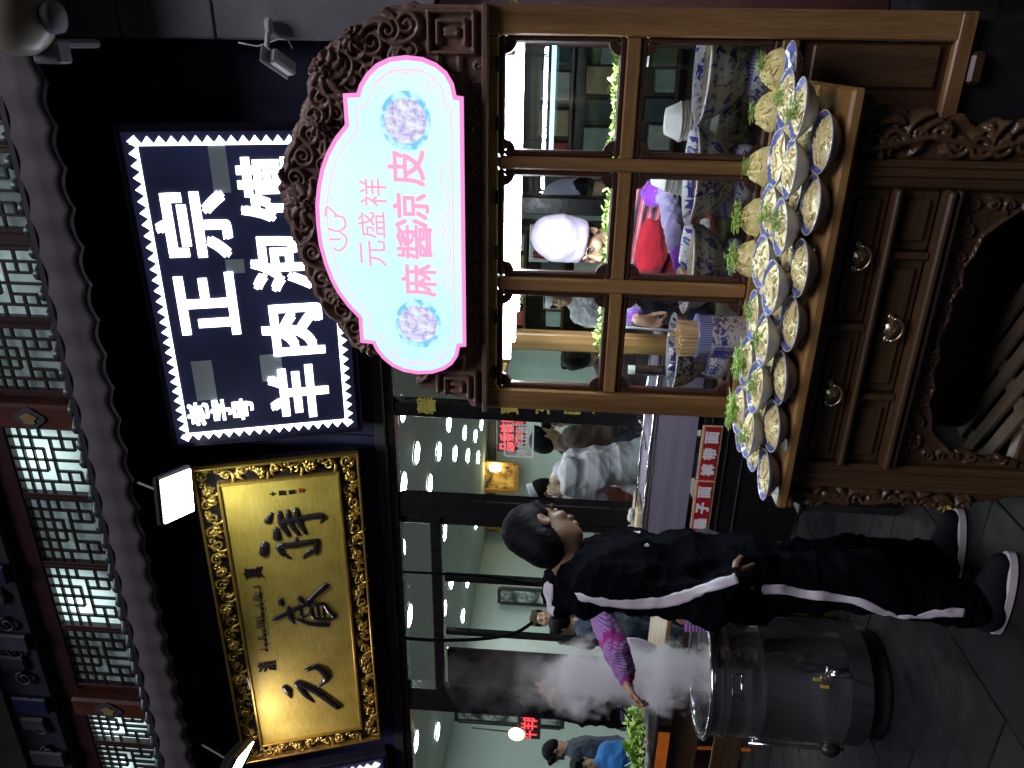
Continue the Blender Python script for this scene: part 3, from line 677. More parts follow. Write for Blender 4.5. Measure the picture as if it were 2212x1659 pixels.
def K(mb, name, mats, smooth=False, bevel=0.0, parent=cart):
    o = mb.obj(name, mats, None, smooth, bevel=bevel); o.parent = parent
    if parent is cart: o.matrix_parent_inverse = CI
    return o
YC = 2.78
for x0, x1 in ((-1.335, -1.25), (.027, .115)):
    b = MB().box(((x0 + x1) / 2, YC, 1.0285), (x1 - x0, .075, 1.517), bev=.006); K(b, 'front_post', wz)
    K(MB().box(((x0 + x1) / 2, 3.42, 1.0285), (x1 - x0, .07, 1.517), bev=.006), 'back_post', wz)
    K(MB().box(((x0 + x1) / 2, 3.10, 1.76), (.05, .56, .05), bev=.004), 'side_rail', wz); K(MB().box(((x0 + x1) / 2, 3.10, .80), (.05, .56, .05), bev=.004), 'side_rail', wz)
    K(MB().box(((x0 + x1) / 2, 3.10, .54), (.02, .56, .46), bev=.002), 'side_panel', wdz); K(MB().box(((x0 + x1) / 2, 3.10, 1.28), (.006, .56, .90)), 'side_pane', m_cartglass)
def rail(x0, x1, z0, z1, name='rail', y=YC, d=.06, mat=wx): return K(MB().box(((x0 + x1) / 2, y, (z0 + z1) / 2), (x1 - x0, d, z1 - z0), bev=.005), name, mat)
CX = [(-1.25, -.847), (-.793, -.405), (-.359, .027)]; ZR = [(.832, 1.283), (1.330, 1.752)]
rail(-1.25, .027, 1.752, 1.787, 'top_rail'); rail(-1.25, .027, .775, .832, 'bottom_rail')
for x0, x1 in ((-.847, -.793), (-.405, -.359)): K(MB().box(((x0 + x1) / 2, YC + .001, 1.292), (x1 - x0, .062, .918), bev=.008), 'mullion', wz)
for x0, x1 in CX: rail(x0, x1, 1.283, 1.330, 'middle_rail', d=.056)
for x0, x1 in CX:
    for z0, z1 in ZR:
        e = .001; t_ = .022; y = YC - .004
        fr = MB()
        for c, d in ((((x0 + x1) / 2, y, z1 - t_ / 2), (x1 - x0 - e, .03, t_)), (((x0 + x1) / 2, y, z0 + t_ / 2), (x1 - x0 - e, .03, t_)), ((x0 + t_ / 2, y, (z0 + z1) / 2), (t_, .03, z1 - z0 - 2 * t_)), ((x1 - t_ / 2, y, (z0 + z1) / 2), (t_, .03, z1 - z0 - 2 * t_))): fr.box(c, d, bev=.006)
        for sx, sz in ((-1, -1), (-1, 1), (1, -1), (1, 1)):
            cx = x0 + t_ if sx < 0 else x1 - t_; cz = z0 + t_ if sz < 0 else z1 - t_
            q = [(cx - sx * 0, cz), (cx - sx * .036, cz), (cx - sx * .030, cz - sz * .016), (cx - sx * .016, cz - sz * .030), (cx, cz - sz * .036)]
            fr.prism(q, y - .012, y + .012)
        K(fr, 'glazing_bead', wbead)
        K(MB().box(((x0 + x1) / 2, YC + .016, (z0 + z1) / 2), (x1 - x0 - .02, .004, z1 - z0 - .02)), 'pane', m_cartglass)
for x in (-1.18, -.95, -.70, -.50, -.25, -.06): K(MB().box((x, YC - .034, 1.755), (.05, .012, .012), bev=.002), 'hinge', m_hinge)
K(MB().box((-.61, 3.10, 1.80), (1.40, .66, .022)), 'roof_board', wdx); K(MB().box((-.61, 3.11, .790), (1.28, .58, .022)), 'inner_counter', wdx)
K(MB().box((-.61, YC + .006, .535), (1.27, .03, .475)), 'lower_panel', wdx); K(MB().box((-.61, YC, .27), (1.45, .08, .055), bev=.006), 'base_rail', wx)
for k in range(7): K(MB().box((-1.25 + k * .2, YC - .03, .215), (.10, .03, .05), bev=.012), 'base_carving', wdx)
K(MB().box((-.77, 2.50, .235), (.86, .02, .43)), 'under_table_shade_board', m_blackframe); K(MB().box((-.61, YC + .01, .12), (1.40, .03, .24)), 'under_cart_shade_board', m_blackframe)  # black boards added in place of the darkness under the table
K(MB().box((-.05, YC - .016, .53), (.13, .016, .40), bev=.006), 'lower_panel_field', wdz)
# glass shelf in the cabinet
K(MB().box((-.61, 3.08, 1.262), (1.27, .42, .008)), 'glass_shelf', m_clear)

# ---- crest
cp = [PY(x, y, 2.72) for x, y in [(1057, 868), (1000, 862), (945, 846), (915, 838), (893, 812), (868, 786), (838, 768), (800, 764), (762, 748), (735, 708), (705, 668), (682, 640), (660, 590), (632, 510), (612, 452), (605, 400), (612, 345), (632, 290), (650, 248), (664, 200), (668, 160), (690, 118), (735, 78), (765, 58), (812, 36), (845, 14), (900, 6), (955, 6), (1000, 8), (1057, 12)]]
cp = [(p[0], p[2]) for p in cp]; cp[0] = (-1.335, 1.789); cp[-1] = (.118, 1.789)
body = []
for i in range(len(cp) - 1):
    a, c = np.array(cp[i]), np.array(cp[i + 1]); d = c - a; L = np.hypot(*d); n = max(3, int(L / .01)); nn = np.array([-d[1], d[0]]) / L
    for j in range(n):
        q = a + d * j / n; u = len(body)
        body.append(tuple(q + nn * (.009 * abs(sin(u * .42)) if 2 < i < 26 else 0)))
body.append(cp[-1])
CXc = -.6
# lightbox outline
half = [(0, 2.392), (.07, 2.389), (.14, 2.376), (.20, 2.358), (.25, 2.335), (.30, 2.302), (.335, 2.270), (.345, 2.262), (.442, 2.262), (.445, 2.215), (.47, 2.205), (.505, 2.180), (.535, 2.145), (.555, 2.10), (.562, 2.045), (.557, 1.99), (.54, 1.945), (.515, 1.912), (.48, 1.890), (.443, 1.882), (.440, 1.858)]
lb = [(CXc + x, z) for x, z in half] + [(CXc - x, z) for x, z in half[::-1][:-1]]
cur = []
rg = random.Random(21)
# outer border roll that follows the outline
inn = inset([(p[0], p[1]) for p in body], .022)
cur.append((inn[:-1], .0085, .012))
# big scrolls along the arch
for i in range(0, len(cp) - 1):
    a, c = np.array(cp[i]), np.array(cp[i + 1]); m_ = (a + c) / 2; inward = np.array([CXc, 1.95]) - m_; inward /= np.hypot(*inward)
    if 2 < i < 26:
        s = 1 if i % 2 else -1
        r_ = rg.uniform(.036, .05); q = m_ + inward * rg.uniform(.055, .065)
        cur.append((spiral(q[0], q[1], r_, 1.7, rg.uniform(0, 6.28), s, 1.0), (.012, .006), .026))
        q = m_ + inward * rg.uniform(.12, .15)
        cur.append((spiral(q[0], q[1], r_ * .62, 1.3, rg.uniform(0, 6.28), -s, 1.2), (.009, .005), .020))
        for q_ in range(3):
            q = m_ + inward * rg.uniform(.03, .16) + np.array([rg.uniform(-.03, .03), rg.uniform(-.03, .03)])
            cur.append((leaf(q[0], q[1], rg.uniform(0, 6.28), rg.uniform(.035, .06), rg.uniform(-1.5, 1.5)), [.003, .007, .010, .012, .012, .011, .010, .009, .007, .005, .003, .002], .020))
def rosette(x, z, R):
    for k in range(9):
        a = k * 2 * pi / 9; cur.append((leaf(x + R * .25 * cos(a), z + R * .25 * sin(a), a, R * .75, .5), [R * .06, R * .14, R * .2, R * .24, R * .26, R * .26, R * .24, R * .22, R * .18, R * .13, R * .08, R * .03], .036))
    for k in range(5):
        a = k * 2 * pi / 5 + .3; cur.append((spiral(x + R * .18 * cos(a), z + R * .18 * sin(a), R * .16, .8, a, 1, 0), (R * .09, R * .05), .048))
    cur.append(([(x, z), (x + .001, z)], R * .16, .055))
for x, y, R in ((660, 440, .085), (700, 150, .075), (800, 742, .060), (735, 640, .05), (760, 80, .05), (690, 270, .05)):
    p = PY(x, y, 2.70); rosette(p[0], p[2], R)
# vine along the bottom strip and key-pattern corners
for k in range(15):
    x = -1.02 + k * .068; s = 1 if k % 2 else -1
    cur.append((spiral(x, 1.820 + .004 * s, .017, 1.2, 0 if s > 0 else pi, s, 1.6), (.006, .003), .014))
for x0, x1, in ((-1.315, -1.165), (-.035, .10)):
    z0, z1 = 1.825, 1.985
    def sq(e): return [(x0 + e, z0 + e), (x1 - e, z0 + e), (x1 - e, z1 - e), (x0 + e, z1 - e), (x0 + e, z0 + e)]
    cur.append((sq(.006), .008, .030)); cur.append((sq(.034)[:-1], .008, .024)); cur.append(([(x0 + .06, z0 + .1), (x0 + .06, z0 + .06), (x1 - .06, z0 + .06), (x1 - .06, z0 + .10)], .008, .022))
    s = 1 if x0 < -1 else -1; xi = x1 if s > 0 else x0
    cur.append(([(xi, 1.95), (xi + s * .05, 1.95), (xi + s * .05, 1.88), (xi, 1.88)], .007, .02)); cur.append(([(xi + s * .05, 1.915), (xi + s * .13, 1.915)], .006, .016))
K_me = carve_mesh('crest', body, cur, .0042, 2.725, .05, m_crest, .0006)
o = place('crest', K_me, cart); o.matrix_parent_inverse = CI
K(MB().box((-.61, 2.748, 1.795), (1.46, .085, .022), bev=.005), 'crest_base', m_crest)

# ---- table with drawers
K(MB().box((-.71, 2.435, .7825), (1.245, .67, .035), bev=.008), 'table_top', wtop)
YD = 2.20
for x0, x1 in ((-1.285, -1.195), (-.342, -.266)):
    for y in (YD, 2.69):
        b = MB().box(((x0 + x1) / 2, y, .3815), (x1 - x0, .07, .763), bev=.006)
        if y == YD:
            for k in range(3): b.box((x0 + (x1 - x0) * (k + .5) / 3, y - .036, .37), (.016, .012, .72), bev=.005)
        K(b, 'table_leg', wdz)
def dpt(x, y): p = PY(x, y, YD - .03); return p[0], p[2]
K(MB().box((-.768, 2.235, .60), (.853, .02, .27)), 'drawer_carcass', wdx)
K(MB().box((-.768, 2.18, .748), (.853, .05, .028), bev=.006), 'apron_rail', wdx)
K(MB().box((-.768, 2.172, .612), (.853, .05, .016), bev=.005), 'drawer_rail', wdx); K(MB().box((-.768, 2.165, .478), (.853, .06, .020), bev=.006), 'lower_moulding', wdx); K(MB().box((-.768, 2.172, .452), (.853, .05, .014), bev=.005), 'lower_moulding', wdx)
def drawer(x0, x1, z0, z1, handle):
    d = MB().box(((x0 + x1) / 2, 2.205, (z0 + z1) / 2), (x1 - x0, .035, z1 - z0), bev=.004)
    d.box(((x0 + x1) / 2, 2.186, (z0 + z1) / 2), (x1 - x0 - .05, .014, z1 - z0 - .04), bev=.006)
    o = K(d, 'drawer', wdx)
    if handle:
        hx, hz = handle; h = MB()
        for s in (-1, 1): h.ball((hx + s * .034, 2.172, hz + .004), (.013, .006, .010), 10, 6); h.tube([(hx + s * .034, 2.17, hz + .004), (hx + s * .034, 2.160, hz)], .004, 6)
        h.tube([(hx + .034 * cos(a), 2.157 - .004 * sin(-a), hz + .03 * sin(a)) for a in np.linspace(0, -pi, 11)], .0045, 6)
        h.prism([(hx + .026 * cos(a) * (1 + .1 * cos(6 * a)), hz - .004 + .022 * sin(a) * (1 + .1 * cos(6 * a))) for a in np.linspace(0, 2 * pi, 24)[:-1]], 2.162, 2.170)
        hh = h.obj('handle', m_brass, None, True); hh.parent = o
h1 = dpt(1850, 555); h2 = dpt(1785, 850); h3 = dpt(1930, 710)
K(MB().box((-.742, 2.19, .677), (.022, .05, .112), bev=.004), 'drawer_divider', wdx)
drawer(-1.193, -.755, .622, .733, (h2[0], .682)); drawer(-.729, -.344, .622, .733, (h1[0], .682))
sp1, sp2 = dpt(1966, 553)[0], dpt(1900, 858)[0]
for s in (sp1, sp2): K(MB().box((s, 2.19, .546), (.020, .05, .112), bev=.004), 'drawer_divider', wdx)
drawer(-1.193, sp2 - .012, .490, .602, None); drawer(sp2 + .012, sp1 - .012, .490, .602, (h3[0], .55)); drawer(sp1 + .012, -.344, .490, .602, None)
# carved apron with an arched opening
ap = [(-1.193, .445), (-1.193, .06), (-1.165, .06), (-1.15, .12), (-1.16, .17), (-1.135, .22), (-1.14, .27), (-1.105, .31), (-1.07, .345), (-1.02, .355), (-.98, .375), (-.93, .368), (-.88, .385), (-.83, .378), (-.77, .392), (-.71, .378), (-.66, .385), (-.61, .368), (-.56, .375), (-.52, .355), (-.47, .345), (-.435, .31), (-.40, .27), (-.405, .22), (-.38, .17), (-.39, .12), (-.375, .06), (-.344, .06), (-.344, .445)]
cur = []; rg = random.Random(5)
for k in range(22):
    x = -1.16 + k * .037; cur.append((spiral(x, .408 + .012 * (-1) ** k, .017, 1.3, rg.uniform(0, 6), (-1) ** k, 1.0), (.006, .003), .012))
for s, x in ((1, -1.165), (-1, -.373)):
    for k in range(6): cur.append((spiral(x + s * .008, .12 + k * .045, .015, 1.2, rg.uniform(0, 6), s, .8), (.006, .003), .012))
cur.append((inset(ap, .006)[2:-2], .005, .010))
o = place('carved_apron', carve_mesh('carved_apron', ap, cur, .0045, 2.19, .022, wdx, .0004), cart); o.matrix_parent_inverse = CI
# carved brackets outside the legs
def bracket(pts, flip, x0):
    P = [(x0 + flip * x, z) for x, z in pts]; 
    if flip < 0: P = P[::-1]
    rg = random.Random(31 if flip > 0 else 32); cur = []
    for k in range(10):
        z = .70 - k * .055; w = np.interp(z, [.1, .25, .5, .74], [.03, .09, .11, .16]); 
        cur.append((spiral(x0 + flip * w * rg.uniform(.3, .6), z, .030, 1.5, rg.uniform(0, 6.28), flip * (-1) ** k, 1.3), (.012, .005), .024))
        cur.append((leaf(x0 + flip * w * rg.uniform(.1, .8), z - .02, rg.uniform(0, 6.28), .06, rg.uniform(-1, 1)), [.003, .008, .012, .014, .015, .015, .014, .012, .009, .006, .004, .002], .022))
    cur.append(([(x0 + flip * .02, .73), (x0 + flip * .06, .55), (x0 + flip * .03, .40), (x0 + flip * .07, .28)], (.014, .007), .03))
    o = place('carved_bracket', carve_mesh('carved_bracket', P, cur, .0045, 2.185, .03, wdz, .0005), cart); o.matrix_parent_inverse = CI
br = [(0, .762), (.165, .762), (.17, .73), (.13, .70), (.15, .66), (.12, .62), (.135, .57), (.10, .53), (.12, .48), (.085, .44), (.11, .39), (.10, .34), (.12, .30), (.09, .25), (.105, .20), (.07, .14), (.05, .08), (0, .05)]
bl = [(x * .48, z) for x, z in br]
bracket(br, 1, -.266); bracket(bl, -1, -1.285)
# lower stretcher
K(MB().box((-.77, 2.22, .05), (.86, .05, .045), bev=.006), 'stretcher', wdx)

# ------------------------------------------------------------------ lightbox sign on the crest
m_face, t, b = new_mat('lightbox_face')
v = coords(t); f = noise(t, v, 1.6, 1); b.inputs['Base Color'].default_value = (.12, .15, .16, 1); b.inputs['Roughness'].default_value = .12
t.links.new(ramp(t, f, [(.35, (.58, .93, 1.0)), (.65, (.74, .98, 1.0))]), b.inputs['Emission Color']); b.inputs['Emission Strength'].default_value = 1.06
m_pink = emit('lightbox_pink', (1.0, .30, .72), 1.0); m_pinkline = emit('lightbox_pale_pink', (1.0, .55, .88), 1.0); m_pinktext = emit('lightbox_red_letter', (1.0, .40, .62), 1.0); m_boxside = plain('lightbox_side', (.02, .02, .025), .3)
sg = thing('lightbox_sign', 'glowing pale blue lightbox with pink border and pink Chinese letters on the crest', 'sign', (CXc, 2.67, 2.1)); SI = Matrix.Translation((-CXc, -2.67, -2.1))
def G(mb, name, mats, smooth=False):
    o = mb.obj(name, mats, None, smooth); o.parent = sg; o.matrix_parent_inverse = SI; return o
lb2 = smooth = lb
G(MB().prism(lb, 2.652, 2.70), 'box', m_boxside)
i1 = inset(lb, .0145); i2 = inset(lb, .040); i3 = inset(lb, .044)
mb = MB(); ring(mb, lb, i1, 2.650); G(mb, 'pink_border', m_pink)
mb = MB(); mb.add([(p[0], 2.6505, p[1]) for p in i1], [tuple(range(len(i1)))]); G(mb, 'face', m_face)
mb = MB(); ring(mb, i2, i3, 2.649); G(mb, 'pink_line', m_pinkline)
def swirl(pts, w, nm='ornament', mat=m_pinkline):
    P = smooth_open(pts, 4); mb = MB(); A = []; B = []
    for i in range(len(P)):
        d = np.array(P[min(i + 1, len(P) - 1)]) - np.array(P[max(0, i - 1)]); d /= np.hypot(*d) + 1e-9; nn = np.array([-d[1], d[0]]) * w
        A.append(np.array(P[i]) + nn); B.append(np.array(P[i]) - nn)
    n = len(P); mb.add([(p[0], 2.6485, p[1]) for p in A] + [(p[0], 2.6485, p[1]) for p in B], [(i, i + 1, n + i + 1, n + i) for i in range(n - 1)]); return G(mb, nm, mat)
for s in (-1, 1):
    for q in (-1, 1):
        swirl([(CXc + s * (.475 + .02 * cos(a) * (1 - a / 9)), 2.045 + q * (.075 + .02 * sin(a) * (1 - a / 9))) for a in np.linspace(0, 6, 12)], .0016)
        swirl([(CXc + s * .51, 2.045 + q * .06), (CXc + s * .525, 2.045 + q * .035), (CXc + s * .505, 2.045 + q * .01), (CXc + s * .52, 2.045 - q * .015)], .0016)
    swirl([(CXc + s * x, z) for x, z in ((0.0, 1.925), (.03, 1.94), (.07, 1.912), (.12, 1.918), (.17, 1.94), (.21, 1.93), (.215, 1.905), (.19, 1.90), (.18, 1.918))], .0018)
    swirl([(CXc + s * (.012 * cos(a)), 1.925 + .012 * sin(a)) for a in np.linspace(0, 3.2, 8)], .0016)
def flat_glyph(ch, x, z, w, h, mat, bold): 
    o = glyph(ch, sg, None, (x - CXc, z - 2.1), w, h, mat, y=2.6475 - 2.67, ext=.0005, bold=bold); return o
def lbp(x, y): p = PY(x, y, 2.648); return p[0], p[2]
for ch, (x, y) in (('元', (806, 547)), ('盛', (803, 486)), ('祥', (806, 416))): p = lbp(x, y); flat_glyph(ch, p[0], p[1], .095, .095, m_pinktext, 0.0)
for ch, (x, y) in (('麻', (905, 605)), ('醬', (895, 523)), ('凉', (888, 455)), ('皮', (878, 363))): p = lbp(x, y); flat_glyph(ch, p[0], p[1], .118, .125, m_pinktext, .0022)
hx, hz = lbp(735, 500)
for st in ([(0.055, .02), (.05, -.015), (.02, -.02), (.0, .0), (-.02, -.02), (-.05, -.015), (-.07, .01), (-.06, .03)], [(.01, .045), (.0, .01), (.01, -.015)], [(-.03, .04), (-.028, .0)], [(.05, .05), (.085, .04), (.05, .0)]):
    swirl([(hx + x, hz + z) for x, z in st], .0036, 'script_mark', m_pinktext)
# printed dishes
m_dish, t, b = new_mat('printed_dish')
v = coords(t); n1 = noise(t, v, 38, 6, .7); ln = N(t, 'ShaderNodeVectorMath', operation='LENGTH'); sp = N(t, 'ShaderNodeVectorMath', operation='MULTIPLY'); sp.inputs[1].default_value = (1, 0, 1); t.links.new(v, sp.inputs[0]); t.links.new(sp.outputs[0], ln.inputs[0])
food = ramp(t, n1, [(.40, (.36, .30, .62)), (.5, (.62, .60, .85)), (.62, (.80, .93, .97))]); rimc = ramp(t, noise(t, v, 24, 3), [(.44, (.10, .55, .85)), (.55, (.50, .92, 1.0))])
col = mixc(t, ramp(t, ln.outputs['Value'], [(.070, 0.0), (.074, 1.0)]), food, rimc)
b.inputs['Base Color'].default_value = (.5, .5, .5, 1); t.links.new(col, b.inputs['Emission Color']); b.inputs['Emission Strength'].default_value = 1.0
for x, y in ((876, 262), (903, 700)):
    p = lbp(x, y); mb = MB().prism([(.096 * cos(a), .086 * sin(a)) for a in np.linspace(0, 2 * pi, 41)[:-1]], -.0005, .0005)
    o = mb.obj('printed_dish', m_dish, sg, loc=(p[0] - CXc, 2.6478 - 2.67, p[1] - 2.1))
# tubes in the cabinet
for k, (y, z, xa, xb) in enumerate(((2.93, 1.725, -1.20, -.03), (2.99, 1.710, -1.13, -.02), (3.06, 1.70, -1.02, .0))):
    L = thing('tube_lamp', ('front', 'middle', 'rear')[k] + ' of three white light tubes under the cart roof', 'lamp', ((xa + xb) / 2, y, z), group='light tubes in the cart')
    MB().tube([(xa - (xa + xb) / 2, 0, 0), (xb - (xa + xb) / 2, 0, 0)], .014, 10).obj('tube', m_tube, L, True); MB().box((0, 0, .028), (xb - xa, .03, .022), bev=.004).obj('batten', m_white, L)
    for s in (-1, 1): MB().box((s * (xb - xa) / 2, 0, .006), (.02, .03, .045), bev=.004).obj('end_cap', m_white, L)
# ------------------------------------------------------------------ blue and white ware
def porcelain(name, kind):
    m, t, b = new_mat(name)
    v = coords(t); sep = N(t, 'ShaderNodeSeparateXYZ'); t.links.new(v, sep.inputs[0]); z = sep.outputs[2]
    ang = math_n(t, 'ARCTAN2', sep.outputs[1], sep.outputs[0])
    white = (.74, .74, .76); blue = (.035, .045, .34)
    dist = N(t, 'ShaderNodeTexNoise', _Scale=5.0 if kind == 'big' else 14.0, _Detail=5.0); t.links.new(v, dist.inputs['Vector'])
    vo = N(t, 'ShaderNodeTexNoise', _Scale=28.0 if kind == 'big' else (46.0 if kind == 'drum' else 50.0), _Detail=2.5, _Roughness=.6, _Distortion=1.2); t.links.new(v, vo.inputs['Vector'])
    bandf = math_n(t, 'SINE', math_n(t, 'MULTIPLY', z, 105.0 if kind == 'big' else 60.0))
    blot = ramp(t, math_n(t, 'ADD', math_n(t, 'ADD', vo.outputs['Fac'], math_n(t, 'MULTIPLY', dist.outputs['Fac'], .35)), math_n(t, 'MULTIPLY', bandf, .05)), [(.70, 0.0), (.735, .55), (.80, 1.0)])
    col = mixc(t, blot, white, blue)
    if kind == 'table':    # blue brocade band round the inside lip
        bn = math_n(t, 'MULTIPLY', math_n(t, 'GREATER_THAN', z, .022), math_n(t, 'LESS_THAN', z, .0445))
        br = N(t, 'ShaderNodeTexBrick', _Scale=1.0); cb = N(t, 'ShaderNodeCombineXYZ'); t.links.new(math_n(t, 'MULTIPLY', ang, 6.5), cb.inputs[0]); t.links.new(math_n(t, 'MULTIPLY', z, 90.0), cb.inputs[1]); t.links.new(cb.outputs[0], br.inputs['Vector'])
        br.inputs['Color1'].default_value = (.05, .08, .42, 1); br.inputs['Color2'].default_value = (.10, .14, .55, 1); br.inputs['Mortar'].default_value = (.5, .55, .75, 1)
        col = mixc(t, bn, mixc(t, blot, white, (.12, .14, .40)), br.outputs['Color'])
    if kind in ('drum', 'jar'):
        zz = math_n(t, 'ABSOLUTE', z); edge = math_n(t, 'GREATER_THAN', zz, .058 if kind == 'drum' else .062)
        st = math_n(t, 'SINE', math_n(t, 'MULTIPLY', ang, 60.0)); c2 = mixc(t, math_n(t, 'GREATER_THAN', st, .2), (.10, .13, .50), (.42, .48, .78))
        col = mixc(t, edge, col, c2)
    t.links.new(col, b.inputs['Base Color']); b.inputs['Roughness'].default_value = .14; b.inputs['Coat Weight'].default_value = .5; b.inputs['Coat Roughness'].default_value = .05
    return m
m_big = porcelain('porcelain_large', 'big'); m_drum = porcelain('porcelain_drum', 'drum'); m_bowl = porcelain('porcelain_table', 'table'); m_jar = porcelain('porcelain_jar', 'jar')
m_noodle, t, b = new_mat('cold_noodles')
v = coords(t); f = noise(t, v, 45, 5, .6); t.links.new(ramp(t, f, [(.28, (.72, .60, .20)), (.5, (.88, .80, .40)), (.72, (.94, .90, .62))]), b.inputs['Base Color'])
b.inputs['Roughness'].default_value = .28; b.inputs['Subsurface Weight'].default_value = .15; b.inputs['Subsurface Radius'].default_value = (.01, .008, .004); add_bump(t, b, noise(t, coords(t, (1, 2.2, 1)), 70, 4), .6, .006)
m_leafg = plain('shredded_cucumber', (.26, .44, .08), .45, var=.45, vs=60); m_lettuce = plain('lettuce', (.36, .58, .12), .45, var=.4, vs=40, spec=.4)
BR = .083
bowl_prof = [(0, .004), (.030, .004), (.032, 0), (.036, 0), (.038, .005), (.056, .016), (.073, .033), (BR, .0445), (BR, .0465), (BR - .003, .0468), (.069, .033), (.052, .019), (.03, .010), (0, .008)]
m_bowlout = plain('bowl_outside', (.60, .60, .64), .18, var=.12, vs=60, coat=.4)
bowl_me = MB().lathe(bowl_prof[:10], n=36, mi=1).lathe(bowl_prof[9:], n=36).mesh('bowl', [m_bowl, m_bowlout], True)
m_noodle2 = plain('heaped_noodles', (.92, .82, .34), .35, var=.12, vs=50, bump=.5, bs=90)
def noodle_mesh(seed, top=.075, R=.070, rag=1.0, base=.036, mat=None):
    rg = random.Random(seed); ph = [rg.uniform(0, 6.28) for _ in range(8)]; n, m_ = 44, 14; vs = []; fs = []
    for i in range(m_):
        f = i / (m_ - 1); r = R * f
        for k in range(n):
            a = 2 * pi * k / n; x, y = r * cos(a), r * sin(a)
            wob = .004 * sin(130 * x + ph[0] + 2 * sin(70 * y + ph[1])) + .0035 * sin(160 * y + ph[2] + 2 * sin(90 * x + ph[3])) + .003 * sin(240 * (x + y) + ph[4])
            z = base + (top - base) * (1 - f ** 2.6) + wob * rag * (1 - f ** 6) + .002 * sin(3 * a + ph[5]) * f
            rr = r * (1 + .02 * sin(5 * a + ph[6]) * f); vs.append((rr * cos(a), rr * sin(a), z if f < 1 else base - .005))
    for i in range(m_ - 1):
        for k in range(n): fs.append((i * n + k, i * n + (k + 1) % n, (i + 1) * n + (k + 1) % n, (i + 1) * n + k))
    mb = MB(); mb.add(vs, fs)
    for q in range(26):     # loose flat strands on top
        a = rg.uniform(0, 6.28); r0 = rg.uniform(0, R * .8); p = np.array([r0 * cos(a), r0 * sin(a)]); h = rg.uniform(0, 6.28); pts = []
        for s in range(7):
            rr = np.hypot(*p) / R; z = base + (top - base) * (1 - min(rr, 1) ** 2.6) + .002 + .002 * sin(s * 1.2 + q)
            pts.append((p[0], p[1], z)); h += rg.uniform(-.7, .7); p = p + np.array([cos(h), sin(h)]) * .008
            if np.hypot(*p) > R * .93: break
        if len(pts) > 2: mb.tube(pts, [.0022] + [.0034] * (len(pts) - 2) + [.0020], 5)
    return mb.mesh('noodles', mat or m_noodle, True)
def shreds_mesh(seed, cx, cy, n, top, R=.026, mat=None, L=.03, w=.0016, name='shredded_cucumber'):
    rg = random.Random(seed); mb = MB()
    for q in range(n):
        a = rg.uniform(0, 6.28); r0 = R * sqrt(rg.random()); x, y = cx + r0 * cos(a), cy + r0 * sin(a); h = rg.uniform(0, 6.28); el = rg.uniform(-.3, .9); l = L * rg.uniform(.5, 1.1); z = top + rg.uniform(-.004, .010)
        mid = (x + .5 * l * cos(h) * cos(el), y + .5 * l * sin(h) * cos(el), z + .5 * l * sin(el) + rg.uniform(0, .004)); end = (x + l * cos(h + .2), y + l * sin(h + .2), z + l * sin(el) * .6)
        mb.tube([(x, y, z), mid, end], [w * .7, w, w * .4], 4)
    me = mb.mesh(name, mat or m_leafg, False, fix=False); return me
nood = [noodle_mesh(k, .046 + .004 * (k % 3), rag=.5 + .12 * (k % 3)) for k in range(6)]
shr = [shreds_mesh(k, -.02 + .01 * (k % 3), .015 * (k % 2), 46, .056) for k in range(4)]
lett = [shreds_mesh(50 + k, 0, 0, 90, .062, .045, m_lettuce, .04, .0026, 'lettuce') for k in range(3)]
def noodle_bowl(p, label, k, green, group, s=1.0, top=0):
    t_ = thing('noodle_bowl', label, 'bowl', p, rng.uniform(0, 6.28), group); t_.rotation_euler = (rng.uniform(-.05, .05), rng.uniform(-.05, .05), rng.uniform(0, 6.28)); t_.scale = (s, s, s)
    place('bowl', bowl_me, t_); o = place('noodles', nood[k % 6], t_, rot=(0, 0, k))
    if green:
        g = place('shredded_greens', (lett if green == 2 else shr)[k % 3], t_, rot=(0, 0, 0)); g['kind'] = 'stuff'
        # greens sit towards the viewer's far side
        if green == 1: g.rotation_euler = (0, 0, -t_.rotation_euler[2] + 2.2 + rng.uniform(-.5, .5))
    return t_
ZT = .8005
rows = [('front row', 2.145, ZT, [-.226, -.392, -.559, -.728, -.903, -1.069, -1.228], 0), ('second row', 2.312, ZT, [-.20, -.37, -.54, -.712, -.885, -1.055, -1.225], 0), ('third row', 2.485, ZT, [-.235, -.405, -.575, -.745, -.915, -1.085, -1.25], 0),
        ('upper row nearest the table edge', 2.215, ZT + .050, [-.156, -.300, -.468, -.645, -.812, -.967, -1.122], 1), ('upper row in the middle', 2.375, ZT + .050, [-.132, -.292, -.452, -.604, -.778, -.950, -1.118], 1)]
for rname, y, z, xs, up in rows:
    for k, x in enumerate(xs):
        g = (1 if (k + up) % 2 or k > 3 else 0) if up else 0
        if up and rname.endswith('middle') and k >= 5: g = 2
        noodle_bowl((x + rng.uniform(-.006, .006), y + rng.uniform(-.006, .006), z), 'blue-rimmed noodle bowl on the table, %s from the right, %s' % (ords[k], rname), k + int(y * 10), g, 'noodle bowls on the cart table', 1.0)
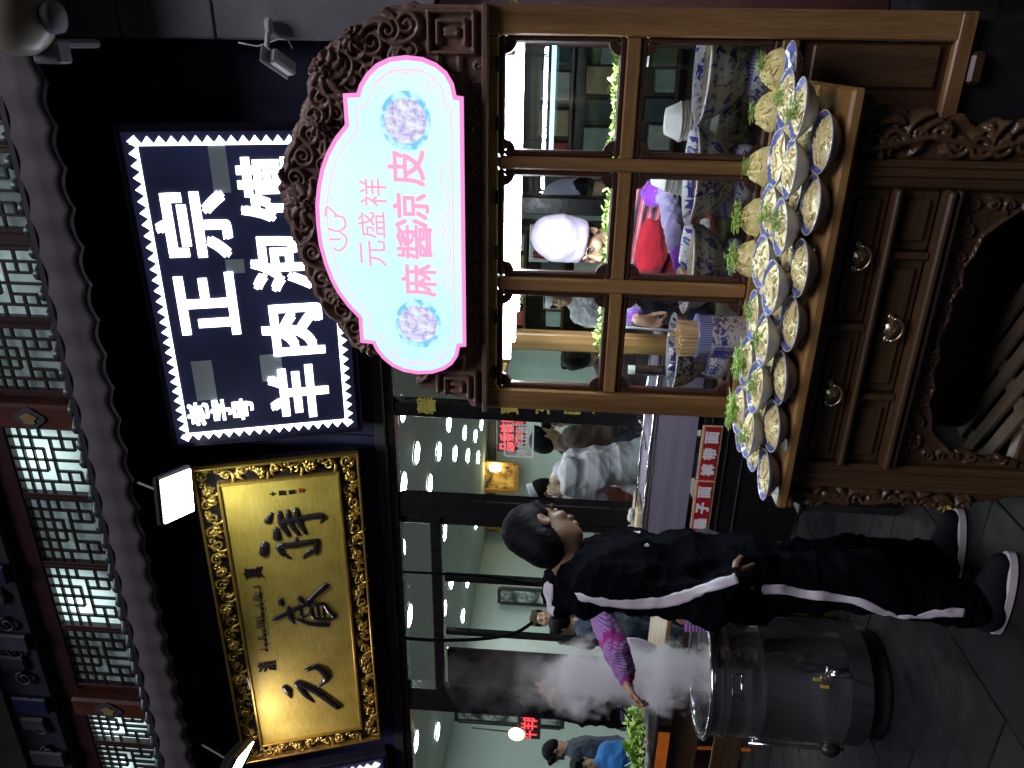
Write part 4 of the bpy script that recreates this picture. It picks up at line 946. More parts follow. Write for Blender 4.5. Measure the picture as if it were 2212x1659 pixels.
# tubs of noodles with clear wrap at the back of the table
tub_prof = [(0, 0), (.05, 0), (.058, .01), (.074, .045), (.082, .050), (.084, .054), (.079, .054)]
tub_me = MB().lathe(tub_prof, n=32).mesh('tub', m_clear, True); cov_me = MB().lathe([(.086, .088), (.094, .094), (.092, .11), (.078, .132), (.074, .134)], n=32).mesh('wrap', m_clear, True)
heap = [noodle_mesh(20 + k, .105, .071, 1.3, .05, m_noodle2) for k in range(3)]
for k, x in enumerate((-.06, -.185, -.355, -.522, -.665)):
    t_ = thing('noodle_tub', 'clear plastic tub heaped with noodles against the cart glass, %s from the right' % ords[k], 'tub', (x * .99, 2.60, ZT + .030), rng.uniform(0, 6), group='clear noodle tubs behind the bowls')
    t_.scale = (.9, .9, .85); place('tub', tub_me, t_); place('noodles', heap[k % 3], t_)
    g = place('shredded_greens', lett[k % 3] if k > 2 else shr[k % 3], t_, (0, 0, .055)); g['kind'] = 'stuff'
    b_ = thing('noodle_bowl', 'bowl of noodles hidden below the clear tub, %s from the right' % ords[k], 'bowl', (x * .99, 2.625, ZT - .0), 0, group='bowls under the clear tubs'); b_.scale = (1, 1, .75); place('bowl', bowl_me, b_)
# chopstick jar
pj = PY(1545, 727, 2.66)
jar = thing('chopstick_jar', 'blue and white porcelain jar packed with wooden chopsticks beside the cart glass', 'jar', (pj[0], 2.66, ZT))
JH = .215
jz = MB().lathe([(0, -.105), (.070, -.105), (.076, -.098), (.077, .098), (.080, .104), (.080, .110), (.072, .110), (.072, -.09), (0, -.09)], n=36).obj('jar', m_jar, jar, True, loc=(0, 0, .106)); jar.scale = (1.02, 1.02, 1.0)
m_chop = plain('bamboo', (.66, .48, .24), .55, var=.2, vs=30, scale=(1, 1, .1)); cm = MB().box((0, 0, 0), (.0062, .0062, .21), bev=.0012).mesh('chopstick', m_chop)
k = 0
for i in range(-10, 11):
    for j in range(-10, 11):
        x, y = i * .0068 + (j % 2) * .0034, j * .0062
        if hypot(x, y) < .0665 and k < 290:
            k += 1; o = place('chopstick', cm, jar, (x * 1.02, y * 1.02, .17 + rng.uniform(-.006, .008) + (.03 if rng.random() < .015 else 0)), (rng.uniform(-.05, .05) - y * .4, rng.uniform(-.05, .05) + x * .4, rng.random()))
m_print = plain('jar_blue_print', (.05, .06, .36), .2)
pt = MB()
for s in (-1, 1):
    pt.box((s * .022, 0, 0), (.003, .002, .11))
    for q in range(10): pt.box((s * .026, 0, -.05 + q * .011), (.005, .002, .004))
for z in (-.055, .055): pt.box((0, 0, z), (.044, .002, .003))
po = pt.obj('printed_frame', m_print, jar, loc=(-.035, -.0705, .10), rot=(0, 0, -.46)); po['kind'] = 'stuff'
for q, ch in enumerate('臊子面'):
    glyph(ch, jar, None, (0, 0), .026, .028, m_print, y=0, ext=.0008, bold=.002, nm='printed_letter').location = (-.035, -.0712, .135 - q * .034); bpy.data.objects[-1] if False else None
for o in jar.children:
    if o.name.startswith('printed_letter'): o.rotation_euler = (0, 0, -.46)

# ------------------------------------------------------------------ big bowls in the cabinet
big_prof = [(0, .01), (.085, .01), (.088, 0), (.10, 0), (.103, .012), (.145, .05), (.178, .10), (.192, .145), (.205, .156), (.207, .163), (.200, .165), (.185, .150), (.170, .105), (.13, .06), (.08, .03), (0, .028)]
big_me = MB().lathe(big_prof, n=44).mesh('bowl', m_big, True)
drum_me = MB().lathe([(0, -.075), (.10, -.075), (.112, -.070), (.128, -.03), (.130, .0), (.128, .03), (.112, .070), (.10, .075), (0, .075)], n=36).mesh('drum', m_drum, True)
m_soup = plain('chilli_oil', (.10, .045, .015), .08, var=.5, vs=40); m_broth = plain('pale_sauce', (.42, .33, .17), .2, var=.3, vs=25)
def big_bowl(x, y, Y, s, label, soup, drum=True, drumlabel=None, zfix=None):
    p = PY(x, y, Y)   # middle of the rim
    z0 = p[2] - .160 * s
    t_ = thing('large_bowl', label, 'bowl', (p[0], Y, z0), rng.uniform(0, 6), 'large blue and white bowls in the cart'); t_.scale = (s, s, s)
    place('bowl', big_me, t_)
    MB().lathe([(0, .128), (.178, .128)], n=32).obj('sauce', soup, t_, True)
    if drum:
        h = z0 - .803; d = thing('porcelain_drum', drumlabel, 'stand', (p[0], Y, .803 + h / 2), rng.uniform(0, 6), 'porcelain drums under the large bowls'); d.scale = (s, s, max(.3, h / .15)); place('drum', drum_me, d)
    return t_, p
big_bowl(1517, 148, 2.98, .92, 'large blue and white bowl at the right end of the cart shelf', m_broth, True, 'porcelain drum under the rightmost large bowl')
big_bowl(1492, 378, 3.02, .92, 'large blue and white bowl standing behind the right mullion', m_soup, True, 'porcelain drum behind the right mullion')
big_bowl(1482, 575, 3.02, .92, 'large blue and white bowl in front of the red apron', m_broth, True, 'porcelain drum in front of the red apron')
big_bowl(1452, 760, 3.00, .80, 'large blue and white bowl of dark chilli oil at the left pane', m_soup, True, 'porcelain drum under the chilli oil bowl')
pb = PY(1565, 262, 3.20); dk = thing('covered_pot', 'dark blue and white pot in the shade between two large bowls', 'pot', (pb[0], 3.2, .803)); dk.scale = (.62, .62, .9)
place('pot', big_me, dk); MB().lathe([(0, .20), (.03, .20), (.035, .18), (.15, .17), (.19, .155)], n=30).obj('lid', m_big, dk, True)
# stacks of paper bowls
m_paper = plain('white_paper', (.72, .72, .68), .6, var=.06)
pbm = MB().lathe([(0, 0), (.05, 0), (.074, .052), (.078, .054), (.078, .057), (.073, .056), (.048, .004), (0, .004)], n=30).mesh('paper_bowl', m_paper, True)
def stack(x, y, Y, n, lean, label, s=1.0):
    p = PY(x, y, Y); 
    for k in range(n):
        o = place('paper_bowl', pbm, None, (p[0] + lean[0] * k, Y + lean[1] * k, p[2] - .012 * k), (pi + lean[1] * 6 + rng.uniform(-.02, .02), lean[0] * 6 + rng.uniform(-.02, .02), 0)); o.scale = (s, s, s)
        tag(o, 'white paper bowl, %s from the top of the %s' % (ords[k], label), 'paper bowl', 'stacked paper bowls')
def glassware():
    pass
stack(1437, 262, 3.22, 17, (.0025, 0), 'tall stack beside the large right bowl'); stack(1408, 372, 3.28, 15, (-.003, .001), 'stack behind the right mullion')
# glass jars and boxes at the back of the counter
m_tealglass = glass('teal_glass', (.55, .72, .70), .9, .03)
for x, y, Y, w, h, lab in ((1560, 330, 3.25, .10, .14, 'clear glass jar between the paper bowls and the porcelain drum'), (1570, 500, 3.22, .12, .12, 'clear glass jar in front of the woman behind the cart'), (1440, 120, 3.30, .10, .16, 'glass jar with pale lid behind the right bowl'), (1395, 800, 3.25, .05, .12, 'small steel box at the left end of the cart shelf')):
    p = PY(x, y, Y); t_ = thing('glass_jar', lab, 'jar', (p[0], Y, .803)); hh = max(h, p[2] - .803 + h / 2)
    MB().lathe([(0, .002), (w * .48, .002), (w * .5, .01), (w * .5, hh * .85), (w * .4, hh * .93), (w * .4, hh)], n=20).obj('jar', m_tealglass if 'steel' not in lab else m_chrome, t_, True); MB().lathe([(0, hh + .02), (w * .42, hh + .02), (w * .42, hh - .01)], n=20).obj('lid', m_white, t_, True)
    MB().lathe([(0, hh * .5), (w * .46, hh * .5), (w * .46, .012), (0, .012)], n=18).obj('filling', m_broth if 'steel' not in lab else m_soup, t_, True)
# plates of salad on the glass shelf
m_plate = m_bowl; plate_me = MB().lathe([(0, .004), (.05, .004), (.052, 0), (.058, 0), (.06, .006), (.085, .018), (.104, .036), (.106, .040), (.101, .040), (.08, .022), (.05, .010), (0, .010)], n=36).mesh('dish', m_bowl, True)
def lettuce_heap(seed):
    rg = random.Random(seed); mb = MB()
    for q in range(120):
        a = rg.uniform(0, 6.28); r0 = .085 * sqrt(rg.random()); x, y = r0 * cos(a), r0 * sin(a); z = .03 + .045 * (1 - (r0 / .09) ** 2) * rg.random(); h = rg.uniform(0, 6.28); el = rg.uniform(.0, 1.2); L = rg.uniform(.02, .05); wd = rg.uniform(.004, .011)
        d = np.array([cos(h) * cos(el), sin(h) * cos(el), sin(el)]); s_ = np.array([-sin(h), cos(h), 0]) * wd; o = np.array([x, y, z])
        vs = [o - s_ * .4, o + s_ * .4, o + d * L * .5 + s_ + (0, 0, .004), o + d * L * .5 - s_ + (0, 0, .002), o + d * L + s_ * .5 + (0, 0, -.004), o + d * L - s_ * .5 + (0, 0, -.002)]
        mb.add(vs, [(0, 1, 2, 3), (3, 2, 4, 5)])
    return mb.mesh('lettuce', m_lettuce, False, fix=False)
lh = [lettuce_heap(k) for k in range(3)]
pos = [(.00, 2.95), (-.13, 3.12), (-.23, 2.95), (-.37, 3.10), (-.50, 2.95), (-.64, 3.11), (-.735, 2.95), (-.90, 3.10), (-1.00, 2.95), (-1.15, 3.08)]
for k, (x, y) in enumerate(pos):
    t_ = thing('salad_dish', 'dish of noodles under shredded lettuce on the glass shelf, %s from the right' % ords[k], 'dish', (x, y, 1.267), rng.uniform(0, 6), 'salad dishes on the glass shelf')
    place('dish', plate_me, t_); o = place('noodles', nood[k % 6], t_, (0, 0, -.012)); o.scale = (1.2, 1.2, 1.1); g = place('lettuce', lh[k % 3], t_, (0, 0, .012)); g['kind'] = 'stuff'
# ------------------------------------------------------------------ people: smooth bodies from blended tapered limbs
class Body:
    def __init__(s): s.p = []
    def cap(s, a, b, ra, rb, sq=None, k=.03, neg=False):
        s.p.append(('c', np.array(a, float), np.array(b, float), ra, rb, sq, k, neg)); return s
    def ell(s, c, r, R=None, k=.02, neg=False):
        s.p.append(('e', np.array(c, float), np.array(r, float), np.eye(3) if R is None else np.array(R), 0, 0, k, neg)); return s
    def chain(s, pts, rad, k=.02, sq=None):
        for i in range(len(pts) - 1): s.cap(pts[i], pts[i + 1], rad[i], rad[i + 1], sq, k)
        return s
    def mesh(s, name, vox, mats, fold=None, seed=0, matfn=None):
        lo = np.full(3, 1e9); hi = -lo; bb = []
        for q in s.p:
            if q[0] == 'c': r = max(q[3], q[4]) * (max(1, *(1 / np.array(q[5][1:]) if False else [1])) if False else 1.0); r *= (q[5][1] if q[5] else 1.0) if (q[5] and q[5][1] > 1) else 1.0; a = np.minimum(q[1], q[2]) - r; b = np.maximum(q[1], q[2]) + r
            else: r = q[2].max(); a = q[1] - r; b = q[1] + r
            m_ = q[6] + 3 * vox; bb.append((a - m_, b + m_))
            if not q[7]: lo = np.minimum(lo, a); hi = np.maximum(hi, b)
        lo -= 4 * vox; hi += 4 * vox; n = np.ceil((hi - lo) / vox).astype(int) + 1
        D = np.full(n, .5, np.float32)
        ax = [lo[i] + vox * np.arange(n[i]) for i in range(3)]
        for q, (a, b) in zip(s.p, bb):
            i0 = np.clip(((a - lo) / vox).astype(int), 0, n); i1 = np.clip(np.ceil((b - lo) / vox).astype(int) + 1, 0, n)
            if np.any(i1 <= i0): continue
            G = np.stack(np.meshgrid(*[ax[i][i0[i]:i1[i]] for i in range(3)], indexing='ij'), -1)
            if q[0] == 'c':
                A, B, ra, rb, sq, k, neg = q[1:]; d = B - A; L2 = d @ d + 1e-12; P = G - A; t = np.clip((P @ d) / L2, 0, 1); V = P - t[..., None] * d
                if sq is not None:
                    ax_ = np.array(sq[0], float); ax_ /= np.linalg.norm(ax_); V = V + ((V @ ax_) * (1 / sq[1] - 1))[..., None] * ax_
                v = np.linalg.norm(V, axis=-1) - (ra + (rb - ra) * t)
            else:
                C, r, R, _, _, k, neg = q[1:]; P = (G - C) @ R / r; l = np.linalg.norm(P, axis=-1); v = (l - 1) * r.min() * np.clip(.6 + .4 * l, .6, 1.5)
            S_ = D[i0[0]:i1[0], i0[1]:i1[1], i0[2]:i1[2]]
            if neg: h = np.clip(.5 - .5 * (S_ + v) / k, 0, 1); r_ = S_ * (1 - h) + (-v) * h + k * h * (1 - h)
            else: h = np.clip(.5 + .5 * (S_ - v) / k, 0, 1); r_ = S_ * (1 - h) + v * h - k * h * (1 - h)
            D[i0[0]:i1[0], i0[1]:i1[1], i0[2]:i1[2]] = r_
        # surface nets
        sgn = D < 0; c = np.zeros(np.array(D.shape) - 1, int); acc = np.zeros(c.shape + (3,)); cnt = np.zeros(c.shape)
        offs = [(i, j, k_) for i in (0, 1) for j in (0, 1) for k_ in (0, 1)]
        sl = lambda o: tuple(slice(o[i], D.shape[i] - 1 + o[i]) for i in range(3))
        for o in offs:
            for a_ in range(3):
                if o[a_]: continue
                o2 = list(o); o2[a_] = 1; o2 = tuple(o2); d0, d1 = D[sl(o)], D[sl(o2)]; m_ = (d0 < 0) != (d1 < 0)
                if not m_.any(): continue
                t = np.where(m_, d0 / np.where(m_, d0 - d1, 1), 0); p = np.zeros(c.shape + (3,), np.float32)
                for i in range(3): p[..., i] = o[i]
                p[..., a_] += t; acc += p * m_[..., None]; cnt += m_
        act = cnt > 0; idx = -np.ones(c.shape, int); idx[act] = np.arange(act.sum()); I = np.argwhere(act); V = (I + acc[act] / cnt[act][:, None]) * vox + lo
        F = []
        for a_ in range(3):
            b_, c_ = (a_ + 1) % 3, (a_ + 2) % 3
            s0 = [slice(1, -1)] * 3; s0[a_] = slice(0, -1); s1 = list(s0); s1[a_] = slice(1, None)
            m_ = sgn[tuple(s0)] != sgn[tuple(s1)]; P = np.argwhere(m_); 
            P[:, b_] += 1; P[:, c_] += 1
            inn = sgn[P[:, 0], P[:, 1], P[:, 2]]
            def at(db, dc):
                Q = P.copy(); Q[:, b_] -= db; Q[:, c_] -= dc; return idx[Q[:, 0], Q[:, 1], Q[:, 2]]
            q = np.stack([at(0, 0), at(1, 0), at(1, 1), at(0, 1)], 1); q[~inn] = q[~inn][:, ::-1]; F.append(q)
        F = np.concatenate(F); F = F[(F >= 0).all(1)]
        if fold is not None:
            rg = np.random.RandomState(seed); amp, fr = fold; d = np.zeros(len(V))
            for k in range(7):
                w = rg.normal(size=3); w /= np.linalg.norm(w); w[2] *= 1.6; f = fr * (.6 + .9 * rg.rand()); w2 = rg.normal(size=3)
                x = V @ w * f + 2.2 * np.sin(V @ w2 * fr * .35 + rg.rand() * 6) + rg.rand() * 6; d += (1 - np.abs(np.sin(x))) ** 2 - .35
            e1 = V[F[:, 1]] - V[F[:, 0]]; e2 = V[F[:, 3]] - V[F[:, 0]]; fn = np.cross(e1, e2); vn = np.zeros_like(V)
            for i in range(4): np.add.at(vn, F[:, i], fn)
            vn /= np.linalg.norm(vn, axis=1)[:, None] + 1e-9; V = V + vn * (d * amp / 2)[:, None]
        me = bpy.data.meshes.new(name); me.from_pydata(V.tolist(), [], F.tolist())
        for m_ in (mats if isinstance(mats, (list, tuple)) else [mats]): me.materials.append(m_)
        if matfn is not None: me.polygons.foreach_set('material_index', matfn(V[F].mean(1)).astype(int))
        me.polygons.foreach_set('use_smooth', [True] * len(me.polygons)); me.update(); return me

def skin_mat(name, c, sss=.12):
    m, t, b = new_mat(name); f = noise(t, coords(t), 14, 4)
    t.links.new(ramp(t, f, [(.3, tuple(x * .85 for x in c)), (.7, tuple(min(1, x * 1.1) for x in c))]), b.inputs['Base Color']); b.inputs['Roughness'].default_value = .5
    b.inputs['Subsurface Weight'].default_value = sss; b.inputs['Subsurface Radius'].default_value = (.012, .005, .003); b.inputs['Subsurface Scale'].default_value = .6; add_bump(t, b, noise(t, coords(t), 180, 3), .1, .002); return m
def cloth(name, c, rough=.85, var=.15, weave=420.0, stripe=None, sheen=.15, spec=.4):
    m, t, b = new_mat(name); v = coords(t); f = noise(t, v, 9, 4); col = ramp(t, f, [(.3, tuple(x * (1 - var) for x in c)), (.7, tuple(min(1, x * (1 + var)) for x in c))])
    if stripe:   # (axis vector, frequency, [(pos, colour)...])
        ax_, fr, stops = stripe; dp = N(t, 'ShaderNodeVectorMath', operation='DOT_PRODUCT'); dp.inputs[1].default_value = ax_; t.links.new(v, dp.inputs[0])
        fc = math_n(t, 'FRACT', math_n(t, 'MULTIPLY', dp.outputs['Value'], fr)); n = t.nodes.new('ShaderNodeValToRGB'); n.color_ramp.interpolation = 'CONSTANT'; e = n.color_ramp.elements
        while len(e) < len(stops): e.new(.5)
        for el, (p_, c_) in zip(e, stops): el.position = p_; el.color = (*c_, 1)
        t.links.new(fc, n.inputs[0]); col = n.outputs[0]
    t.links.new(col, b.inputs['Base Color']); b.inputs['Roughness'].default_value = rough; b.inputs['Sheen Weight'].default_value = sheen; b.inputs['Specular IOR Level'].default_value = spec; add_bump(t, b, noise(t, v, weave, 2), .25, .001); return m
m_skin = skin_mat('skin', (.50, .30, .20)); m_skin2 = skin_mat('skin_pale', (.58, .38, .28)); m_skindark = skin_mat('skin_tan', (.24, .135, .082))
m_hair = plain('black_hair', (.0035, .003, .005), .6, var=.4, vs=60, scale=(1, 1, .25), bump=.3, bs=220, spec=.12); m_hairb = plain('brown_hair', (.05, .03, .02), .45, var=.4, vs=60, bump=.5, bs=150)
m_eyew = plain('eye_white', (.42, .38, .35), .35, var=.05); m_eyed = plain('eye_dark', (.015, .01, .01), .1)
m_black = cloth('black_jersey', (.0022, .0026, .005), .95, sheen=0, spec=.05); m_whitetape = cloth('white_tape', (.72, .70, .76), .7, .08); m_greycoat = cloth('grey_coat', (.60, .56, .64), .8, .12); m_red = cloth('red_apron', (.26, .008, .018), .85, spec=.15)
m_pinkred = cloth('faded_red_apron', (.42, .09, .10), .75, .3); m_blue = cloth('bright_blue_cloth', (.02, .16, .50), .7); m_navy = cloth('navy_cloth', (.018, .028, .06), .8); m_teal = cloth('teal_cloth', (.06, .24, .28), .8); m_capw = cloth('white_cap_cloth', (.72, .70, .80), .75, .05)
m_purple = cloth('purple_knit', (.14, .02, .30), .9, .3); m_knit = cloth('grey_purple_knit', (.16, .13, .24), .9, .3, stripe=((1, .4, .7), 130, [(0, (.22, .19, .32)), (.55, (.08, .06, .13))])); m_striped = cloth('striped_shirt', (.1, .1, .1), .8, stripe=((.1, .1, 1), 26, [(0, (.018, .02, .05)), (.42, (.40, .06, .08)), (.62, (.45, .30, .32)), (.74, (.40, .06, .08))]))
m_magenta = cloth('magenta_knit', (.40, .03, .26), .9, .25); m_lilac = cloth('lilac_rib_knit', (.1, .1, .1), .9, stripe=((1, .2, 0), 95, [(0, (.42, .24, .55)), (.62, (.20, .09, .30))])); m_brown = cloth('brown_cloth', (.06, .035, .025), .85)
m_rubber = plain('white_rubber', (.55, .53, .55), .6, var=.15); m_shoe = cloth('dark_shoe', (.007, .007, .012), .85, sheen=0, spec=.2)
def unit(v): v = np.array(v, float); return v / (np.linalg.norm(v) + 1e-12)
def head(B, c, f, up, s=1.0, neck=None, child=False):
    # c: middle of the head, f: looking direction; returns helper frame
    f = unit(f); r = unit(np.cross(f, up)); u = np.cross(r, f); R = np.stack([r, f, u], 1); P = lambda x, y, z: c + (r * x + f * y + u * z) * s
    B.ell(P(0, -.012, .035), np.array([.073, .092, .088]) * s, R, .02); B.ell(P(0, .022, -.045), np.array([.056, .066, .072]) * s, R, .03); B.ell(P(0, .05, -.088), np.array([.03, .03, .024]) * s, R, .025)
    B.cap(P(0, .088, .012), P(0, .108, -.026), .009 * s, .014 * s, None, .012); B.ell(P(0, .1, -.030), np.array([.019, .014, .011]) * s, R, .008)
    for q in (-1, 1):
        B.ell(P(q * .031, .088, .016), np.array([.016, .012, .010]) * s, R, .010, True); B.cap(P(q * .014, .088, .034), P(q * .048, .078, .032), .009 * s, .007 * s, None, .010)
        B.ell(P(q * .074, -.012, -.004), np.array([.010, .018, .031]) * s, R, .008); B.ell(P(q * .080, -.006, -.002), np.array([.007, .010, .018]) * s, R, .005, True); B.ell(P(q * .042, .058, -.020), np.array([.022, .024, .02]) * s, R, .02)
    B.cap(P(-.020, .090, -.058), P(.020, .090, -.058), .007 * s, .007 * s, None, .006); B.cap(P(-.018, .088, -.068), P(.018, .088, -.068), .008 * s, .008 * s, None, .006); B.cap(P(-.020, .100, -.0632), P(.020, .100, -.0632), .003, .003, None, .004, True)
    if neck is not None: B.cap(P(0, -.015, -.06), neck, .052 * s, .060 * s, None, .03)
    return P, R, s
def eyes(P, R, s, par):
    for q in (-1, 1):
        e = P(q * .031, .0745, .015); MB().ball(e, .0112 * s, 10, 8).obj('eye', m_eyew, par, True); e2 = P(q * .031, .0808, .014); MB().ball(e2, .0062 * s, 8, 6).obj('iris', m_eyed, par, True)
        a, b, c_ = P(q * .014, .094, .040), P(q * .032, .093, .046), P(q * .050, .083, .040); MB().tube([a, b, c_], [.003, .004, .002], 5).obj('eyebrow', m_hair, par, True)
def hair_short(P, R, s, vox=.006, fringe=True, mat=None, name='hair', seed=0, full=0.0):
    H_ = Body(); H_.ell(P(0, -.024, .048), np.array([.083, .098, .088]) * s, R, .02); H_.ell(P(0, -.050, -.005 - full), np.array([.076, .068, .075 + full]) * s, R, .03)
    if fringe:
        for x in (-.05, -.025, 0, .025, .05): H_.cap(P(x, .055, .105), P(x * 1.1, .083 - abs(x) * .4, .062), .026 * s, .012 * s, None, .015)
    for q in (-1, 1): H_.cap(P(q * .070, .030, .06), P(q * .074, .020, .010), .016 * s, .008 * s, None, .015)
    H_.ell(P(0, .098, -.005), np.array([.062, .05, .05]) * s, R, .015, True)
    return H_.mesh(name, vox, mat or m_hair, fold=(.0016, 120), seed=seed)
def hand(B, w, d, n, side, curl=.4, spread=.12, s=1.0, thumb=1.0):
    # w wrist, d direction of the fingers, n palm normal, side +1: thumb towards cross(d,n)
    d = unit(d); n = unit(n - d * np.dot(n, d)); x = np.cross(d, n) * side
    B.cap(w, w + d * .03 * s, .025 * s, .030 * s, (n, .62), .02); B.cap(w + d * .035 * s + x * .012 * s, w + d * .082 * s + x * .024 * s, .024 * s, .016 * s, (n, .6), .02); B.cap(w + d * .035 * s - x * .012 * s, w + d * .078 * s - x * .022 * s, .024 * s, .015 * s, (n, .6), .02)
    for i, (off, L) in enumerate(((.028, .070), (.010, .080), (-.009, .074), (-.027, .058))):
        p = w + (d * .085 + x * off) * s; a = curl * .6; dd = unit(d * cos(a) + n * sin(a) + x * spread * (1.5 - i)); q = [p]; r = []
        for j, fr in enumerate((.45, .32, .25)):
            q.append(q[-1] + dd * L * fr * s); a2 = curl * (.9 if j == 0 else .7); nn = unit(n * cos(0) - d * 0); perp = unit(np.cross(np.cross(dd, n), dd)); dd = unit(dd * cos(a2) + perp * sin(a2))
        B.chain(q, [.0095 * s, .0088 * s, .0080 * s, .0068 * s], .004)
    p = w + (d * .028 + x * .026) * s; q = [p, p + (d * .032 + x * .026 + n * .012) * s, p + (d * .062 + x * .032 + n * .026 * thumb) * s, p + (d * .084 + x * .028 + n * .040 * thumb) * s]; B.chain(q, [.013 * s, .0115 * s, .010 * s, .008 * s], .008)
def skeleton(x, y, z, Ht, heading, lean=0.0, twist=0.0):
    f = np.array([cos(heading), sin(heading), 0]); r = np.array([sin(heading), -cos(heading), 0]); o = np.array([x, y, z])
    def J(fw, rt, up): return o + f * (fw + lean * max(0, up - .5) * Ht) * 1.0 + r * rt + np.array([0, 0, up * Ht])
    return f, r, J
def torso(B, J, k=1.0, g=0.0, r=None, W=1.0):
    B.cap(J(0, -.075 * W, .53), J(0, .075 * W, .53), .105 * k + g, .105 * k + g, None, .06); B.cap(J(.0, -.055 * W, .63), J(.0, .055 * W, .63), .098 * k + g, .098 * k + g, None, .07)
    B.cap(J(.005, -.085 * W, .735), J(.005, .085 * W, .735), .108 * k + g, .108 * k + g, None, .07); B.cap(J(-.005, -.12 * W, .805), J(-.005, .12 * W, .805), .070 * k + g, .070 * k + g, None, .05); B.cap(J(-.012, -.05, .835), J(-.012, .05, .835), .060 * k + g, .060 * k + g, None, .04)

# ---------------------------------------------------------------- the customer in the black tracksuit
def customer():
    T = thing('person', 'person in black tracksuit with white side stripes standing left of the cart', 'person', (-1.66, 2.12, 0)); TI = Matrix.Translation((1.66, -2.12, 0))
    def add(nm, me): o = place(nm, me, T); o.matrix_parent_inverse = TI; return o
    hd = radians(28); f, r, J = skeleton(-1.665, 2.17, 0, 1.66, hd)
    V = .0065; B = Body()
    hc = np.array(PY(1176, 1150, 2.26))
    look = np.array([cos(radians(78)), sin(radians(78)), -.75])
    P, R, s = head(B, hc, look, np.array([0, 0, 1.]), 1.06, J(-.03, 0, .85)); Pn = P
    torso(B, J, .9)
    # legs: right leg nearer, left leg a step behind
    hipR, hipL = J(0, .085, .52), J(0, -.085, .52); kneR, kneL = J(.035, .10, .285), J(.06, -.09, .285); n1 = PZ(2178, 1352, .0); t1 = PZ(2200, 1245, .0); d1 = unit([t1[0] - n1[0], t1[1] - n1[1], 0]); n2 = PZ(2080, 1250, .0); t2 = PZ(2090, 1135, .0); d2 = unit([t2[0] - n2[0], t2[1] - n2[1], 0])
    h1_, h2_ = np.array([n1[0], n1[1] + .03, 0]), np.array([n2[0], n2[1] + .03, 0]); ankR, ankL = h1_ + d1 * .045 + [0, 0, .085], h2_ + d2 * .045 + [0, 0, .085]
    for h, k_, a in ((hipR, kneR, ankR), (hipL, kneL, ankL)): B.chain([h, k_, a], [.085, .055, .038], .03); B.cap(a, a + (d1 if a is ankR else d2) * .12 + [0, 0, -.04], .034, .028)
    shR, shL = J(-.01, .175, .80), J(0, -.165, .80); elR, elL = J(-.05, .235, .60), J(.04, -.21, .60); wrR, wrL = np.array(PY(1575, 1262, 1.975)), J(.02, -.05, .53)
    for a, b, c_ in ((shR, elR, wrR), (shL, elL, wrL)): B.chain([a, b, c_], [.048, .038, .028], .03)
    hand(B, wrR, f * .30 - r * .42 - np.array([0, 0, .9]), -r, 1, .35, .0, .95); B.cap(wrL, wrL - [0, 0, .06], .025, .02)
    add('body', B.mesh('body', V, m_skindark)); eyes(P, R, s, T)
    for o in T.children:
        if o.name.startswith(('eye', 'iris')): o.matrix_parent_inverse = TI
    hm = hair_short(P, R, s, .0055, False, seed=3, full=.02); add('hair', hm)
    # jacket
    g = .030; K_ = Body(); torso(K_, J, 1.0, g, W=1.0); K_.cap(J(0.01, -.06, .50), J(.01, .06, .50), .135, .135, None, .06); K_.cap(J(.03, -.03, .62), J(.03, .03, .62), .12, .12, None, .06)
    for a, b, c_ in ((shR, elR, wrR), (shL, elL, wrL)): K_.chain([a, b, c_ + (b - c_) * .02], [.078, .066, .052], .05)
    K_.cap(J(-.035, -.035, .855), J(-.035, .035, .855), .070, .070, None, .04); K_.cap(J(-.105, -.07, .832), J(-.105, .07, .832), .052, .052, None, .05)
    hoodc = np.array(PY(1212, 1285, 2.20)); K_.ell(hoodc, [.095, .085, .062], None, .05); K_.ell(hoodc + f * .05 + [0, 0, .0], [.08, .09, .06], None, .05); K_.ell(J(.05, 0, .885), [.062, .062, .05], None, .02, True)
    jk = add('jacket', K_.mesh('jacket', V, m_black, (.012, 22), 5))
    # trousers
    Q = Body(); Q.cap(J(0, -.07, .52), J(0, .07, .52), .128, .128, None, .05)
    for h, k_, a in ((hipR, kneR, ankR), (hipL, kneL, ankL)): Q.chain([h, k_, a + [0, 0, .04]], [.112, .092, .078], .06)
    tr = add('trousers', Q.mesh('trousers', V, m_black, (.013, 18), 8))
    # stripes: ribbons laid on the outside of sleeve and leg
    def ribbon(pts, offs, nm, wid=.017, n_=None):
        P_ = smooth_open3(pts); mb = MB(); A = []; L = len(P_)
        for i in range(L):
            d = unit(P_[min(i + 1, L - 1)] - P_[max(i - 1, 0)]); ou = unit(offs if n_ is None else n_); ou = unit(ou - d * np.dot(ou, d)); sd = np.cross(d, ou)
            for q, h in ((-1, -.004), (-.5, .002), (.5, .002), (1, -.004)): A.append(P_[i] + sd * wid * q + ou * (h + .0035 * sin(i * .9)))
        mb.add(A, [(i * 4 + j, i * 4 + j + 1, (i + 1) * 4 + j + 1, (i + 1) * 4 + j) for i in range(L - 1) for j in range(3)])
        o = mb.obj(nm, m_whitetape, None, True); o.parent = T; o.matrix_parent_inverse = TI; return o
    # outward direction is towards the viewer's side of the arm
    to = unit(r * .92 - f * .15)
    mk = lambda q, rr: q + to * rr
    snap_ribbon(T, TI, jk, [PY(x, y, 1.95) for x, y in ((1250, 1288), (1330, 1302), (1400, 1302), (1450, 1296), (1520, 1275), (1592, 1248))], .018)
    snap_ribbon(T, TI, tr, [PY(x, y, 1.95) for x, y in ((1612, 1276), (1680, 1272), (1740, 1282), (1800, 1288), (1850, 1296), (1905, 1318), (1960, 1330), (2030, 1322), (2082, 1322))], .014)
